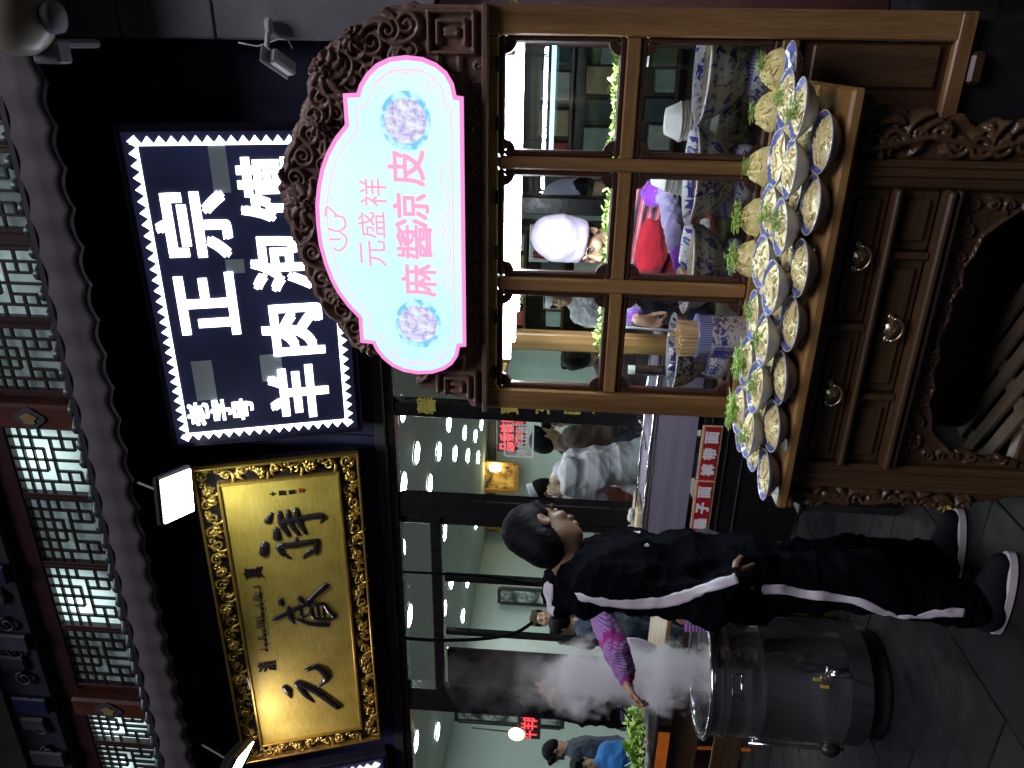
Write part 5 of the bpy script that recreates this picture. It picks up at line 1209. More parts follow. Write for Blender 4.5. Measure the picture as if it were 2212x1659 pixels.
    snap_ribbon(T, TI, jk, [PY(x, y, 1.9) for x, y in ((1188, 1258), (1184, 1282), (1187, 1305), (1198, 1322))], .024, m_whitetape, 'collar_patch')
    for x, y in ((1378, 1152), (1396, 1178)):
        snap_ribbon(T, TI, jk, [PY(x - 4, y, 1.9), PY(x, y + 3, 1.9), PY(x + 4, y, 1.9)], .006, m_whitetape, 'chest_logo')
    # shoes
    def shoe(heel, dirv):
        d = unit(dirv); sd = np.cross(d, [0, 0, 1.]); S_ = Body(); hl = np.array(heel); S_.chain([hl + [0, 0, .055], hl + d * .10 + [0, 0, .06], hl + d * .20 + [0, 0, .045]], [.045, .047, .036], .03, (sd, .95)); S_.cap(hl + d * .03 + [0, 0, .05], hl + d * .035 + [0, 0, .15], .046, .046, None, .03)
        o = add('shoe', S_.mesh('shoe', .006, m_shoe))
        so = MB(); ou = []
        for t_ in np.linspace(0, 2 * pi, 28)[:-1]:
            u_ = cos(t_); w_ = sin(t_) * (.046 + .006 * u_); ou.append(hl + d * (.095 + .150 * u_) + sd * w_)
        n_ = len(ou); so.add([(*p[:2], .004) for p in ou] + [(*p[:2], .036) for p in ou], [tuple(range(n_))[::-1], tuple(range(n_, 2 * n_))] + [(i, (i + 1) % n_, n_ + (i + 1) % n_, n_ + i) for i in range(n_)])
        s_ = so.obj('sole', m_rubber, None); s_.parent = o; s_.modifiers.new('bevel', 'BEVEL').width = .006
    shoe(h1_, d1)
    shoe(h2_, d2)
    return T
def smooth_open3(P, n=6):
    P = [np.array(p, float) for p in P]; k = len(P); out = []
    for i in range(k - 1):
        a = P[max(i - 1, 0)]; b = P[i]; c = P[i + 1]; d = P[min(i + 2, k - 1)]
        for j in range(n):
            t = j / n; out.append(.5 * ((2 * b) + (-a + c) * t + (2 * a - 5 * b + 4 * c - d) * t * t + (-a + 3 * b - 3 * c + d) * t ** 3))
    return out + [P[-1]]
from mathutils.bvhtree import BVHTree
def snap_ribbon(T, TI, cloth_obj, pts, wid, mat=None, nm='stripe', lift=.006):
    # tape sewn on a garment: every point is laid onto the garment's surface
    me = cloth_obj.data; bv = BVHTree.FromPolygons([v.co for v in me.vertices], [tuple(p.vertices) for p in me.polygons])
    P_ = smooth_open3(pts); L = len(P_); A = []
    base = []
    for p in P_:
        d = Vector(unit(p - CAM)); h = bv.ray_cast(Vector(CAM), d); base.append((h[0], h[1]) if h[0] is not None else bv.find_nearest(Vector(p))[:2])
    for i in range(L):
        t_ = (base[min(i + 1, L - 1)][0] - base[max(i - 1, 0)][0]).normalized(); nn = base[i][1]; sd = t_.cross(nn).normalized()
        for q in (-1, -.5, 0, .5, 1):
            w_ = base[i][0] + sd * wid * q; near = bv.find_nearest(w_); A.append(tuple(near[0] + near[1] * lift))
    mb = MB().add(A, [(i * 5 + j, i * 5 + j + 1, (i + 1) * 5 + j + 1, (i + 1) * 5 + j) for i in range(L - 1) for j in range(4)])
    o = mb.obj(nm, mat or m_whitetape, None, True); o.parent = T; o.matrix_parent_inverse = TI
    so = o.modifiers.new('solid', 'SOLIDIFY'); so.thickness = .002; return o
customer()
m_hatl = cloth('lavender_hat_cloth', (.42, .36, .52), .75, .05)
def toque(P, R, s, hgt, par, TI, mat=None, r0=.088, tilt=0.0, vox=.008):
    Hb = Body(); Hb.cap(P(0, -.015, .055), P(0, -.03, .07 + hgt * .5), .104 * s, .106 * s, None, .03); Hb.cap(P(0, -.03, .07 + hgt * .5), P(0, -.04, .02 + hgt), .106 * s, .088 * s, None, .03)
    Hb.ell(P(0, .02, -.02), [.12 * s, .12 * s, .075 * s], R, .01, True)
    o = place('hat', Hb.mesh('hat', vox, mat or m_hatl, (.003, 30), 2), par); o.matrix_parent_inverse = TI; return o
def flatcap(P, R, s, par, TI, mat=None):
    rows_ = []; mb = MB(); n = 28; vs = []
    for z, k in ((.055, 1.0), (.065, 1.02), (.115, 1.0), (.122, .97), (.122, .5), (.122, 0.01)):
        for q in range(n): a = 2 * pi * q / n; vs.append(P(.081 * k * cos(a), -.018 + .096 * k * sin(a), z))
    mb.add(vs, [(i * n + q, i * n + (q + 1) % n, (i + 1) * n + (q + 1) % n, (i + 1) * n + q) for i in range(5) for q in range(n)])
    o = mb.obj('cap', mat or m_capw, par, True); o.matrix_parent_inverse = TI; return o
def figure(label, root, pelvis, chest, neckb, hc, look, r, arms, legs, top, bottom, skin=None, hair=m_hair, hat=None, s=1.0, vox=.010, g=.022, sleeves=None, hands=True, W=1.0, fold=(.010, 24), face=True, seed=1, group=None, apron=None, fringe=True, full=0.0, hatmat=None, upv=(0, 0, 1.), hath=.185):
    A = lambda v: np.array(v, float)
    T = thing('person', label, 'person', tuple(root), group=group); TI = Matrix.Translation(-Vector(root)); skin = skin or m_skin; r = unit(r)
    pelvis, chest, neckb, hc = A(pelvis), A(chest), A(neckb), A(hc); B = Body(); P, R, s_ = head(B, hc, look, A(upv), s, neckb)
    def tors(Bd, k, g_):
        Bd.cap(pelvis - r * .075 * W * s, pelvis + r * .075 * W * s, .105 * k * s + g_, .105 * k * s + g_, None, .06); m_ = (pelvis * .5 + chest * .5); Bd.cap(m_ - r * .058 * W * s, m_ + r * .058 * W * s, .100 * k * s + g_, .100 * k * s + g_, None, .07)
        Bd.cap(chest - r * .085 * W * s, chest + r * .085 * W * s, .105 * k * s + g_, .105 * k * s + g_, None, .07); q = chest * .3 + neckb * .7; Bd.cap(q - r * .115 * W * s, q + r * .115 * W * s, .060 * k * s + g_, .060 * k * s + g_, None, .05)
    tors(B, .9, 0)
    for a in arms:
        sh, el, wr = map(A, a[:3]); B.chain([sh, el, wr], [.046 * s, .037 * s, .027 * s], .03)
        if hands and len(a) > 3 and a[3] is not None: hand(B, wr, A(a[3]), A(a[4]), a[5], a[6], .1, s)
        else: B.cap(wr, wr + unit(wr - el) * .09, .03 * s, .025 * s)
    for l in legs: B.chain([A(q) for q in l], [.085 * s, .055 * s, .04 * s][:len(l)], .03)
    def add(nm, me): o = place(nm, me, T); o.matrix_parent_inverse = TI; return o
    add('body', B.mesh('body', vox, skin))
    if face:
        eyes(P, R, s_, T)
        for o in T.children:
            if o.name.startswith(('eye', 'iris')): o.matrix_parent_inverse = TI
    if hair is not None: add('hair', hair_short(P, R, s_ * (.95 if hat == 'toque' else 1), max(.006, vox * .8), fringe and hat is None, hair, seed=seed, full=full))
    K_ = Body(); tors(K_, 1.0, g)
    for a in arms:
        sh, el, wr = map(A, a[:3]); K_.chain([sh, el, wr] if sleeves is None else [sh, sh + (el - sh) * (min(q[1] for q in sleeves) - .08)], [.070 * s, .058 * s, .046 * s], .04)
    K_.cap(neckb - r * .03, neckb + r * .03, .066 * s, .066 * s, None, .03)
    tp = add('jacket', K_.mesh('jacket', vox, top, fold, seed))
    if sleeves is not None:
        for a in arms:
            sh, el, wr = map(A, a[:3])
            for mt, f0, f1, r0, r1, nm in sleeves:
                pt = lambda f: sh + (el - sh) * f if f <= 1 else el + (wr - el) * (f - 1); Z_ = Body(); fs = [f0] + ([1.0] if f0 < 1 < f1 else []) + [f1]
                Z_.chain([pt(f) for f in fs], [r0 * s] + ([(r0 + r1) / 2 * s] if len(fs) == 3 else []) + [r1 * s], .02); add(nm, Z_.mesh(nm, vox * .8, mt, (.006, 45), seed + int(f0 * 10)))
    if legs:
        Q = Body(); Q.cap(pelvis - r * .07, pelvis + r * .07, .125 * s, .125 * s, None, .05)
        for l in legs: Q.chain([A(q) for q in l], [.105 * s, .082 * s, .07 * s][:len(l)], .05)
        add('trousers', Q.mesh('trousers', vox, bottom, fold, seed + 3))
    if apron is not None:
        mt, grow = apron; grow = np.array(grow, float); Q = Body(); pelvis = pelvis + grow; chest = chest + grow; aw = .055 if grow.any() else .085; f_ = unit(np.cross([0, 0, 1.], r)); f_ = f_ if np.dot(f_, look) > 0 else -f_
        Q.cap(pelvis + f_ * .05 - r * .07, pelvis + f_ * .05 + r * .07, .118, .118, None, .05); Q.cap(chest + f_ * .055 - r * aw, chest + f_ * .055 + r * aw, .108, .108, None, .06); Q.cap((pelvis + chest) / 2 + f_ * .055 - r * aw, (pelvis + chest) / 2 + f_ * .055 + r * aw, .108, .108, None, .06); q = pelvis + f_ * .06 - np.array([0, 0, .22]); Q.cap(q - r * .08, q + r * .08, .115, .115, None, .06)
        Q.cap(pelvis - f_ * .12 - r * .1, pelvis - f_ * .12 + r * .1, .16, .16, None, .02, True) if False else None
        add('apron', Q.mesh('apron', vox, mt, (.009, 20), seed + 9))
    if hat == 'toque': toque(P, R, s_, hath, T, TI, hatmat)
    elif hat == 'cap': flatcap(P, R, s_, T, TI, hatmat)
    elif hat == 'scarf':
        Hb = Body(); Hb.ell(P(0, -.024, .045), np.array([.090, .105, .095]) * s_, R, .02); Hb.ell(P(0, -.05, -.03), np.array([.085, .075, .10]) * s_, R, .03); Hb.ell(P(0, .10, -.015), np.array([.066, .055, .075]) * s_, R, .015, True); add('headscarf', Hb.mesh('headscarf', .008, hatmat or m_blue, (.004, 40), 4))
    return T, add, P
def up(p, z): return (p[0], p[1], z)
# ---- the woman serving behind the cart
hc = np.array(PY(1270, 526, 3.50)); r_ = np.array([-1, 0.0, 0]); bx, by = hc[0] + .03, 3.66
wrA = np.array(PY(1378, 690, 3.22)); wrB = np.array(PY(1474, 585, 3.20))
sl = [(m_purple, .55, .80, .060, .062, 'elastic_band'), (m_knit, .80, 1.70, .058, .050, 'oversleeve'), (m_purple, 1.70, 1.95, .042, .036, 'cuff')]
T, add, P = figure('woman in tall white hat, striped shirt and red apron serving behind the cart', (bx, by, 0), (bx, by + .12, .86), (bx, by + .02, 1.10), (bx, by - .06, 1.245), hc, (-.45, -.80, -.30), r_,
    [((bx - .17, by - .04, 1.20), (bx - .36, by - .12, 1.20), wrA, (-.15, -.3, -1), (.9, -.2, 0.1), -1, .9), ((bx + .16, by - .05, 1.20), (bx + .22, by - .16, 1.06), wrB, (-.6, -.4, -.5), (0, -.3, -1), 1, .6)],
    [((bx - .09, by + .12, .84), (bx - .09, by + .1, .45), (bx - .09, by + .12, .06)), ((bx + .09, by + .12, .84), (bx + .09, by + .1, .45), (bx + .09, by + .12, .06))],
    m_striped, m_navy, m_skin, m_hair, 'toque', .98, .0085, sleeves=sl, apron=(m_red, (-.055, 0, 0)), seed=12, upv=(.32, 0, 1.), hath=.165)
# ladle brush in her hand
bt = np.array(PY(1462, 716, 3.02)); mbh = MB().tube([wrA + (-.02, -.05, .06), wrA + (-.02, -.06, -.02), bt], [.006, .006, .008], 8)
lad = thing('sauce_brush', 'wooden handled brush held over the bowl of chilli oil', 'brush', tuple(bt)); o = mbh.obj('handle', m_white, lad, True); o.matrix_parent_inverse = Matrix.Translation(-Vector(bt))
o = MB().tube([bt, bt + (0, 0, -.06)], [.018, .028], 10).obj('bristles', m_soup, lad, True); o.matrix_parent_inverse = Matrix.Translation(-Vector(bt))
# ---- the cook in the grey coat at the counter, hand to his face
hc = np.array(PY(1180, 1066, 4.95)); c0 = np.array(PY(1290, 1010, 4.98)); n0 = np.array(PY(1212, 1018, 4.97)); el = np.array(PY(1300, 1085, 4.85)); wr = np.array(PY(1222, 1058, 4.80)); sh = np.array(PY(1235, 1005, 4.85)); sh2 = np.array(PY(1238, 985, 5.10))
pv = np.array([c0[0] + .10, 5.0, .82])
figure('cook in grey coat and flat white cap resting his face on one hand', (pv[0], pv[1], 0), pv, c0, n0, hc, (-.85, -.35, -.35), (-.3, .95, 0), [(sh, el, wr, (-.15, .1, 1), (-.2, .6, .2), 1, .5), (sh2, sh2 + (-.10, -.05, -.28), np.array(PY(1392, 1075, 4.80)), (-.5, -.6, -.1), (0, 0, -1), 1, .4)],
    [(pv - (.0, .09, 0), (pv[0], 4.9, .45), (pv[0], 4.9, .06)), (pv + (0, .09, 0), (pv[0], 5.1, .45), (pv[0], 5.1, .06))], m_greycoat, m_navy, m_skin2, m_hair, 'cap', 1.0, .010, g=.045, fold=(.009, 15), seed=21, W=1.15)
# ---- woman with blue headscarf and red apron
hc = np.array(PY(1220, 1108, 4.86)); bx, by = hc[0] - .02, 4.95
sl = [(m_lilac, .5, 1.75, .055, .045, 'sleeve'), (m_magenta, 1.72, 1.96, .047, .040, 'cuff')]
T, add, P = figure('woman in blue headscarf and faded red apron behind the steel counter', (bx, by, 0), (bx, by, .80), (bx, by - .02, 1.06), (bx, by - .03, 1.20), hc, (.75, -.5, -.35), (-.6, -.75, 0), [((bx + .10, by - .12, 1.14), (bx + .06, by - .26, .98), np.array(PY(1322, 1112, 4.62)), (-.3, -.3, -.9), (1, 0, 0), 1, .7), ((bx - .12, by + .08, 1.14), (bx - .2, by - .1, .95), (bx - .1, by - .25, .95), (1, 0, -.3), (0, 0, -1), 1, .5)],
    [((bx, by - .08, .8), (bx, by - .08, .45), (bx, by - .08, .06)), ((bx, by + .08, .8), (bx, by + .08, .45), (bx, by + .08, .06))], m_pinkred, m_navy, m_skin, None, 'scarf', .95, .010, sleeves=sl, apron=(m_pinkred, (0, 0, 0)), seed=25)
mt = np.array(PY(1306, 1112, 4.74)); mo = MB().prism([(mt[0] + .07 * cos(a) * (1 + .15 * sin(5 * a)), mt[2] + .06 * sin(a) * (1 + .12 * cos(7 * a))) for a in np.linspace(0, 2 * pi, 26)[:-1]], 4.725, 4.735).obj('apron_motif', plain('apron_yellow_print', (.55, .32, .04), .8), T); mo.matrix_parent_inverse = Matrix.Translation((-bx, -by, 0))
# ---- the helper behind the customer, reaching over the steaming pot
hc = np.array(PY(1262, 1262, 2.75)); bx, by = hc[0] + .05, 2.85
e1 = np.array(PY(1335, 1412, 2.50)); w1 = np.array(PY(1352, 1462, 2.44)); s1 = np.array(PY(1296, 1325, 2.72))
sl = [(m_lilac, .2, .72, .062, .060, 'upper_sleeve'), (m_magenta, .70, .95, .062, .062, 'elastic_band'), (m_lilac, .93, 1.72, .060, .052, 'oversleeve'), (m_magenta, 1.70, 1.98, .046, .040, 'cuff')]
figure('helper in lilac knit oversleeves reaching over the steaming pot, hidden behind the customer', (bx, by, 0), (bx, by + .02, .80), (bx - .02, by, 1.08), (bx - .03, by - .02, 1.25), hc, (-.9, -.2, -.4), (0, 1, 0), [(s1, s1 + (e1 - s1) * .98, w1, w1 - e1, (0, -.3, -1), 1, .7), ((bx, by + .16, 1.18), (bx - .1, by + .2, .95), (bx - .25, by + .1, .9), (-1, 0, 0), (0, 0, -1), 1, .5)],
    [((bx, by - .08, .8), (bx, by - .08, .45), (bx, by - .08, .06)), ((bx, by + .08, .8), (bx, by + .08, .45), (bx, by + .08, .06))], m_navy, m_brown, m_skin, m_hair, None, .95, .010, sleeves=sl, seed=33)
# ---- guests and staff further back
def guest(x, y, Y, label, top, look, hat=None, hatmat=None, hairm=m_hair, s=1.0, sit=False, seed=1, face=True, skin=None, vox=.014):
    hc = np.array(PY(x, y, Y)); bx, by = hc[0], Y; r_ = unit(np.cross(look, [0, 0, 1.])); f_ = unit(np.array([look[0], look[1], 0])); z = hc[2]; nb = hc - f_ * .03 - (0, 0, .15); ch = hc - f_ * .03 - (0, 0, .32); pv = hc - f_ * .05 - (0, 0, .62)
    arms = [(nb + r_ * .17 - (0, 0, .06), nb + r_ * .22 + f_ * .03 - (0, 0, .33), nb + r_ * .16 + f_ * .2 - (0, 0, .45)), (nb - r_ * .17 - (0, 0, .06), nb - r_ * .22 + f_ * .03 - (0, 0, .33), nb - r_ * .16 + f_ * .2 - (0, 0, .45))]
    if sit: legs = [(pv + r_ * .09, pv + r_ * .1 + f_ * .4, pv + r_ * .1 + f_ * .42 - (0, 0, .4)), (pv - r_ * .09, pv - r_ * .1 + f_ * .4, pv - r_ * .1 + f_ * .42 - (0, 0, .4))]
    else: legs = [(pv + r_ * .09, pv + r_ * .1 - (0, 0, pv[2] * .48), np.array([*(pv + r_ * .1)[:2], .06])), (pv - r_ * .09, pv - r_ * .1 - (0, 0, pv[2] * .48), np.array([*(pv - r_ * .1)[:2], .06]))]
    return figure(label, (bx, by, 0), pv, ch, nb, hc, look, r_, arms, legs, top, m_navy, skin or m_skin, hairm, hat, s, vox, hands=False, seed=seed, face=face, hatmat=hatmat)
guest(1165, 1502, 4.15, 'dark-haired person in a black coat seen from behind in the steam', m_black, (.3, .9, -.1), s=1.0, face=False, seed=41)
guest(1200, 1622, 5.6, 'dark-haired guest in navy bending forward at the far left table', m_navy, (-.5, -.4, -.5), sit=True, seed=42)
guest(1262, 1655, 5.2, 'guest in a blue and white jacket at the left edge', m_blue, (.4, -.7, -.3), sit=True, seed=43)
guest(1172, 1336, 6.2, 'guest in brown cap behind the glass door', m_brown, (.6, -.6, 0), 'cap', m_brown, seed=44)
guest(1216, 1352, 5.6, 'dark-haired guest in profile beside the mirrored door', m_navy, (-.95, -.1, -.1), seed=45)
guest(1200, 905, 5.7, 'guest in a teal jacket seated in the dining room by the cart', m_teal, (.2, -.95, -.2), sit=True, seed=46, skin=m_skin2)
guest(1180, 950, 5.35, 'dark figure with back turned in front of the teal guest', m_brown, (.5, .8, -.2), seed=47, face=False)
guest(1205, 648, 7.2, 'cook in white cap far behind the left cart pane', m_greycoat, (.3, -.9, 0), 'cap', None, seed=48)
guest(1268, 418, 4.9, 'cook in tall white hat seen through the middle cart pane', m_navy, (-.7, .5, -.4), 'toque', None, seed=49)
guest(1252, 775, 5.0, 'dark-haired guest seen through the left cart pane', m_brown, (-.5, .8, 0), seed=50, face=False)
# ------------------------------------------------------------------ steel serving counter in front of the glass
m_steel = plain('brushed_steel', (.44, .40, .52), .38, .55, var=.12, vs=4, scale=(.15, 1, 6), rvar=.10); m_redlab = plain('red_label', (.34, .012, .018), .4, var=.1); m_beige = plain('beige_frame', (.55, .38, .22), .5); m_dough = plain('pale_dough_board', (.62, .52, .34), .6)
YK = 4.05
ctr = thing('steel_counter', 'steel serving counter with glass guard and red dish labels left of the cart', 'counter', (-2.4, YK + .2, 0)); KI = Matrix.Translation((2.4, -YK - .2, 0))
def C_(mb, name, mats, smooth=False, par=ctr):
    o = mb.obj(name, mats, par, smooth); o.matrix_parent_inverse = KI; return o
C_(MB().box((-2.35, YK + .01, .80), (1.70, .02, .235), bev=.003), 'front_panel', m_steel)
C_(MB().box((-2.35, YK + .20, .935), (1.72, .42, .025), bev=.006), 'worktop', m_steel)
C_(MB().tube([(-3.2, YK - .005, .945), (-1.5, YK - .005, .945)], .012, 10), 'edge_rail', m_chrome, True); C_(MB().tube([(-3.2, YK + .10, .985), (-1.5, YK + .10, .985)], .010, 10), 'edge_rail', m_chrome, True)
C_(MB().box((-2.35, YK + .10, 1.01), (1.70, .006, .05)), 'glass_guard', m_glass)
C_(MB().box((-2.35, YK + .03, .34), (1.70, .06, .62), bev=.006), 'base', m_blackmetal)
for z in (.60, .50, .40): C_(MB().box((-2.35, YK - .004, z), (1.70, .012, .012), bev=.003), 'base_trim', m_blackframe)
def dish_label(x0, x1, z, txt, lab):
    L = thing('dish_label', lab, 'label', ((x0 + x1) / 2, YK - .012, z)); w = x1 - x0
    MB().box((0, .004, 0), (w, .012, .118), bev=.003).obj('frame', m_beige, L); MB().box((0, -.004, 0), (w - .012, .004, .092)).obj('red_field', m_redlab, L)
    for k, ch in enumerate(txt): glyph(ch, L, None, (-w * .30 + k * w * .30, 0), .072, .072, m_white, y=-.008, ext=.001, bold=.004)
xa, xb, xc = PY(1540, 918, YK)[0], PY(1530, 1036, YK)[0], PY(1520, 1150, YK)[0]; zl = PY(1532, 980, YK)[2]
dish_label(xb + .003, xa, zl, '裤带面', 'red label with three white letters on the counter, the one nearer the cart'); dish_label(xc, xb - .003, zl, '臊子面', 'red label with three white letters on the counter, the one nearer the tracksuit')
p = PY(1397, 1128, 4.22); db = thing('dough_board', 'pale dough board with flour on the steel counter', 'board', (p[0], 4.2, .949)); MB().box((0, 0, .02), (.34, .26, .04), bev=.008).obj('board', m_dough, db)
for k in range(4): MB().ball((-.1 + k * .065, .02 * (-1) ** k, .058), (.032, .03, .02), 12, 8).obj('dough_ball', m_white, db, True)
tg = PY(1395, 930, 4.2); tgo = tag(MB().tube([(tg[0] - .12, 4.18, .955), (tg[0], 4.14, .975), (tg[0] + .12, 4.10, 1.02)], .006, 6).obj('steel_tongs', m_chrome, None, True), 'thin steel tongs leaning on the counter guard', 'tongs')

# ------------------------------------------------------------------ big steaming pot
PX, PYY, PR = -2.69, 2.79, .272
m_pot, t, b = new_mat('polished_pot_steel')
v = coords(t, (1, 1, .2)); b.inputs['Metallic'].default_value = .95; t.links.new(ramp(t, noise(t, v, 3, 4), [(.3, (.34, .34, .36)), (.7, (.55, .55, .57))]), b.inputs['Base Color']); t.links.new(ramp(t, noise(t, coords(t, (1, 1, 3)), 6, 4), [(.3, .10), (.7, .20)]), b.inputs['Roughness']); add_bump(t, b, noise(t, coords(t, (1, 1, 1)), 5, 3), .12, .02)
pot = thing('soup_pot', 'tall polished steel pot steaming on a black burner beside the tracksuit', 'pot', (PX, PYY, 0))
prof = [(0, .075), (PR - .02, .075), (PR, .095)]
for z in (.19, .55, .70): prof += [(PR, z - .012), (PR + .006, z - .006), (PR + .006, z + .006), (PR, z + .012)]
prof += [(PR, .765), (PR + .018, .778), (PR + .022, .786), (PR + .014, .792), (PR - .008, .782), (PR - .012, .74), (PR - .012, .14), (0, .14)]
MB().lathe(prof, n=64).obj('vessel', m_pot, pot, True)
MB().lathe([(PR + .013, .789), (PR + .024, .786), (PR + .026, .780), (PR + .018, .774), (PR + .010, .780), (PR + .013, .789)], n=64).obj('rim', m_chrome, pot, True)
MB().lathe([(0, .70), (PR - .013, .70)], n=48).obj('broth', plain('milky_broth', (.45, .42, .40), .12, var=.1), pot, True)
MB().lathe([(0, .074), (PR - .03, .074), (PR - .04, .06), (PR - .04, .02), (PR - .03, .0), (0, .0)], n=48).obj('burner', m_blackframe, pot, True)
tapd = np.array([.75, -.66, 0]); tp = tapd * (PR + .0)
tb = MB().tube([tp + (0, 0, .26), tp + tapd * .05 + (0, 0, .26)], .018, 12).tube([tp + tapd * .05 + (0, 0, .29), tp + tapd * .052 + (0, 0, .20)], [.02, .014], 12).tube([tp + tapd * .05 + (-.03, 0, .305), tp + tapd * .05 + (.035, 0, .305)], .007, 8)
tb.obj('tap', m_chrome, pot, True)
hd_ = np.array([.55, -.83, 0]); hq = hd_ * (PR + .002); sdv = np.array([.83, .55, 0])
MB().tube([hq - sdv * .05 + (0, 0, .665), hq - sdv * .05 + hd_ * .03 + (0, 0, .66), hq + sdv * .05 + hd_ * .03 + (0, 0, .66), hq + sdv * .05 + (0, 0, .665)], .007, 8).obj('handle', m_chrome, pot, True)
for k, (zz, a) in enumerate(((.30, 0), (.33, .1))): MB().box(tuple(np.array([cos(-.9 + a), sin(-.9 + a), 0]) * (PR + .003) + (0, 0, zz)), (.014, .014, .035), bev=.002, R=Matrix.Rotation(-.9 + a, 3, 'Z')).obj('yellow_sticker', plain('yellow_sticker_%d' % k, (.45, .33, .03), .6), pot)
gd = np.array([-.62, -.78, 0]); gq = gd * (PR + .02)
MB().tube([gq + (0, 0, .58), gq + (0, 0, .16)], .009, 8).tube([gq + (0, 0, .56), gq - gd * .03 + (0, 0, .56)], .006, 8).tube([gq + (0, 0, .18), gq - gd * .03 + (0, 0, .18)], .006, 8).obj('gauge_pipe', m_chrome, pot, True)
MB().ball(gq + (0, 0, .22), (.035, .035, .045), 14, 10).obj('valve_knob', m_blackframe, pot, True)

# steam: a drifting body of vapour above the pot
q_ = PY(1060, 1462, 2.80); AXK = float((q_[0] + 2.69) / (q_[2] - .78))
m_steam = bpy.data.materials.new('steam'); m_steam.use_nodes = True; t = m_steam.node_tree; t.nodes.remove(t.nodes['Principled BSDF'])
vol = t.nodes.new('ShaderNodeVolumePrincipled'); vol.inputs['Color'].default_value = (.985, .985, 1.0, 1); vol.inputs['Anisotropy'].default_value = .1
v = coords(t, (1, 1, .75)); f = noise(t, v, 7.5, 5, .62)
sepz = N(t, 'ShaderNodeSeparateXYZ'); tc = t.nodes.new('ShaderNodeTexCoord'); t.links.new(tc.outputs['Object'], sepz.inputs[0])
fall = ramp(t, math_n(t, 'MULTIPLY', math_n(t, 'SUBTRACT', sepz.outputs[2], .70), .8), [(0.0, .55), (.20, 1.0), (.44, .85), (.60, .14), (.78, .01)])
ax0 = math_n(t, 'ADD', math_n(t, 'MULTIPLY', math_n(t, 'SUBTRACT', sepz.outputs[2], .78), AXK), -2.69)
dx_ = math_n(t, 'SUBTRACT', sepz.outputs[0], ax0); dy_ = math_n(t, 'SUBTRACT', sepz.outputs[1], 2.79); dd_ = math_n(t, 'SQRT', math_n(t, 'ADD', math_n(t, 'MULTIPLY', dx_, dx_), math_n(t, 'MULTIPLY', dy_, dy_)))
f = math_n(t, 'SUBTRACT', math_n(t, 'ADD', math_n(t, 'MULTIPLY', f, 1.5), math_n(t, 'MULTIPLY', noise(t, coords(t, (1, 1, .8)), 3.0, 2), .5)), math_n(t, 'MULTIPLY', dd_, 3.0))
dn = math_n(t, 'MULTIPLY', math_n(t, 'MULTIPLY', ramp(t, f, [(.58, 0.0), (.86, 1.0)]), fall), 70.0); t.links.new(dn, vol.inputs['Density']); t.links.new(vol.outputs[0], t.nodes['Material Output'].inputs['Volume'])
SB = Body()
for x, y, r_ in ((1490, 1495, .26), (1440, 1493, .27), (1380, 1490, .28), (1310, 1486, .28), (1240, 1480, .27), (1170, 1474, .25), (1100, 1468, .23), (1040, 1462, .2)):
    q = np.array(PY(x, y, 2.80)); SB.ell(q, [r_, r_ * .8, r_ * .95], None, .08)
st = place('steam', SB.mesh('steam', .025, m_steam)); st['kind'] = 'stuff'; st['label'] = 'white steam rising from the soup pot'

# ------------------------------------------------------------------ work table behind the pot
wt = thing('work_table', 'wooden work table with grey board behind the steaming pot', 'table', (-3.45, 3.5, 0)); WI = Matrix.Translation((3.45, -3.5, 0))
def W_(mb, name, mats, smooth=False):
    o = mb.obj(name, mats, wt, smooth); o.matrix_parent_inverse = WI; return o
W_(MB().box((-3.40, 3.5, .865), (1.5, .55, .03), bev=.006), 'top', wx); W_(MB().box((-3.75, 3.32, .885), (.85, .40, .02), bev=.005), 'grey_board', m_greystrip)
for x in (-4.08, -2.72):
    for y in (3.27, 3.73): W_(MB().box((x, y, .425), (.06, .06, .85), bev=.005), 'leg', wdz)
for z in (.70, .45): W_(MB().box((-3.40, 3.245, z), (1.32, .02, .16), bev=.004), 'front_board', wdx)
p = PZ(1425, 1600, .92)
gr = []
for k, (x, y, s_) in enumerate(((1405, 1585, 1.3), (1428, 1610, 1.15), (1446, 1630, 1.0))):
    q = PY(x, y, 3.25); o = tag(place('leafy_greens', lh[k], None, (q[0], 3.25, .87), (0, 0, k)), ('large bunch of green leaves on the grey board beside the steam', 'middle bunch of green leaves hanging at the board edge', 'small bunch of green leaves lowest on the board edge')[k], 'greens', 'bunches of greens'); o.scale = (1.5 * s_, 1.5 * s_, 1.6 * s_)
# white cloth over the table's near corner
cl = MB(); n = 18; vs = []
c0 = PY(1372, 1418, 3.15)
for i in range(n):
    for j in range(n):
        u_, w_ = i / (n - 1), j / (n - 1); vs.append((c0[0] - .16 + .30 * u_ + .02 * sin(7 * w_), 3.12 + .03 * sin(9 * u_ + 3 * w_) - .02 * w_, 1.10 - .30 * w_ * (.75 + .35 * u_) + .015 * sin(6 * u_)))
cl.add(vs, [(i * n + j, (i + 1) * n + j, (i + 1) * n + j + 1, i * n + j + 1) for i in range(n - 1) for j in range(n - 1)])
o = tag(cl.obj('white_cloth', m_capw, None, True), 'crumpled white cloth hanging below the reaching sleeve', 'cloth'); so = o.modifiers.new('solid', 'SOLIDIFY'); so.thickness = .004
m_check = cloth('purple_check', (.1, .1, .1), .85, stripe=((0, .05, 1), 60, [(0, (.20, .05, .26)), (.7, (.45, .36, .55))]))
cl = MB(); vs = []; a_, b_ = PY(1490, 1345, 2.98), PY(1600, 1352, 2.98)
for i in range(n):
    for j in range(n): u_, w_ = i / (n - 1), j / (n - 1); vs.append((a_[0] - .05 + .26 * u_, 2.97 + .02 * sin(11 * u_ + w_), a_[2] + .02 - (a_[2] - b_[2] + .02) * w_ + .05 * u_))
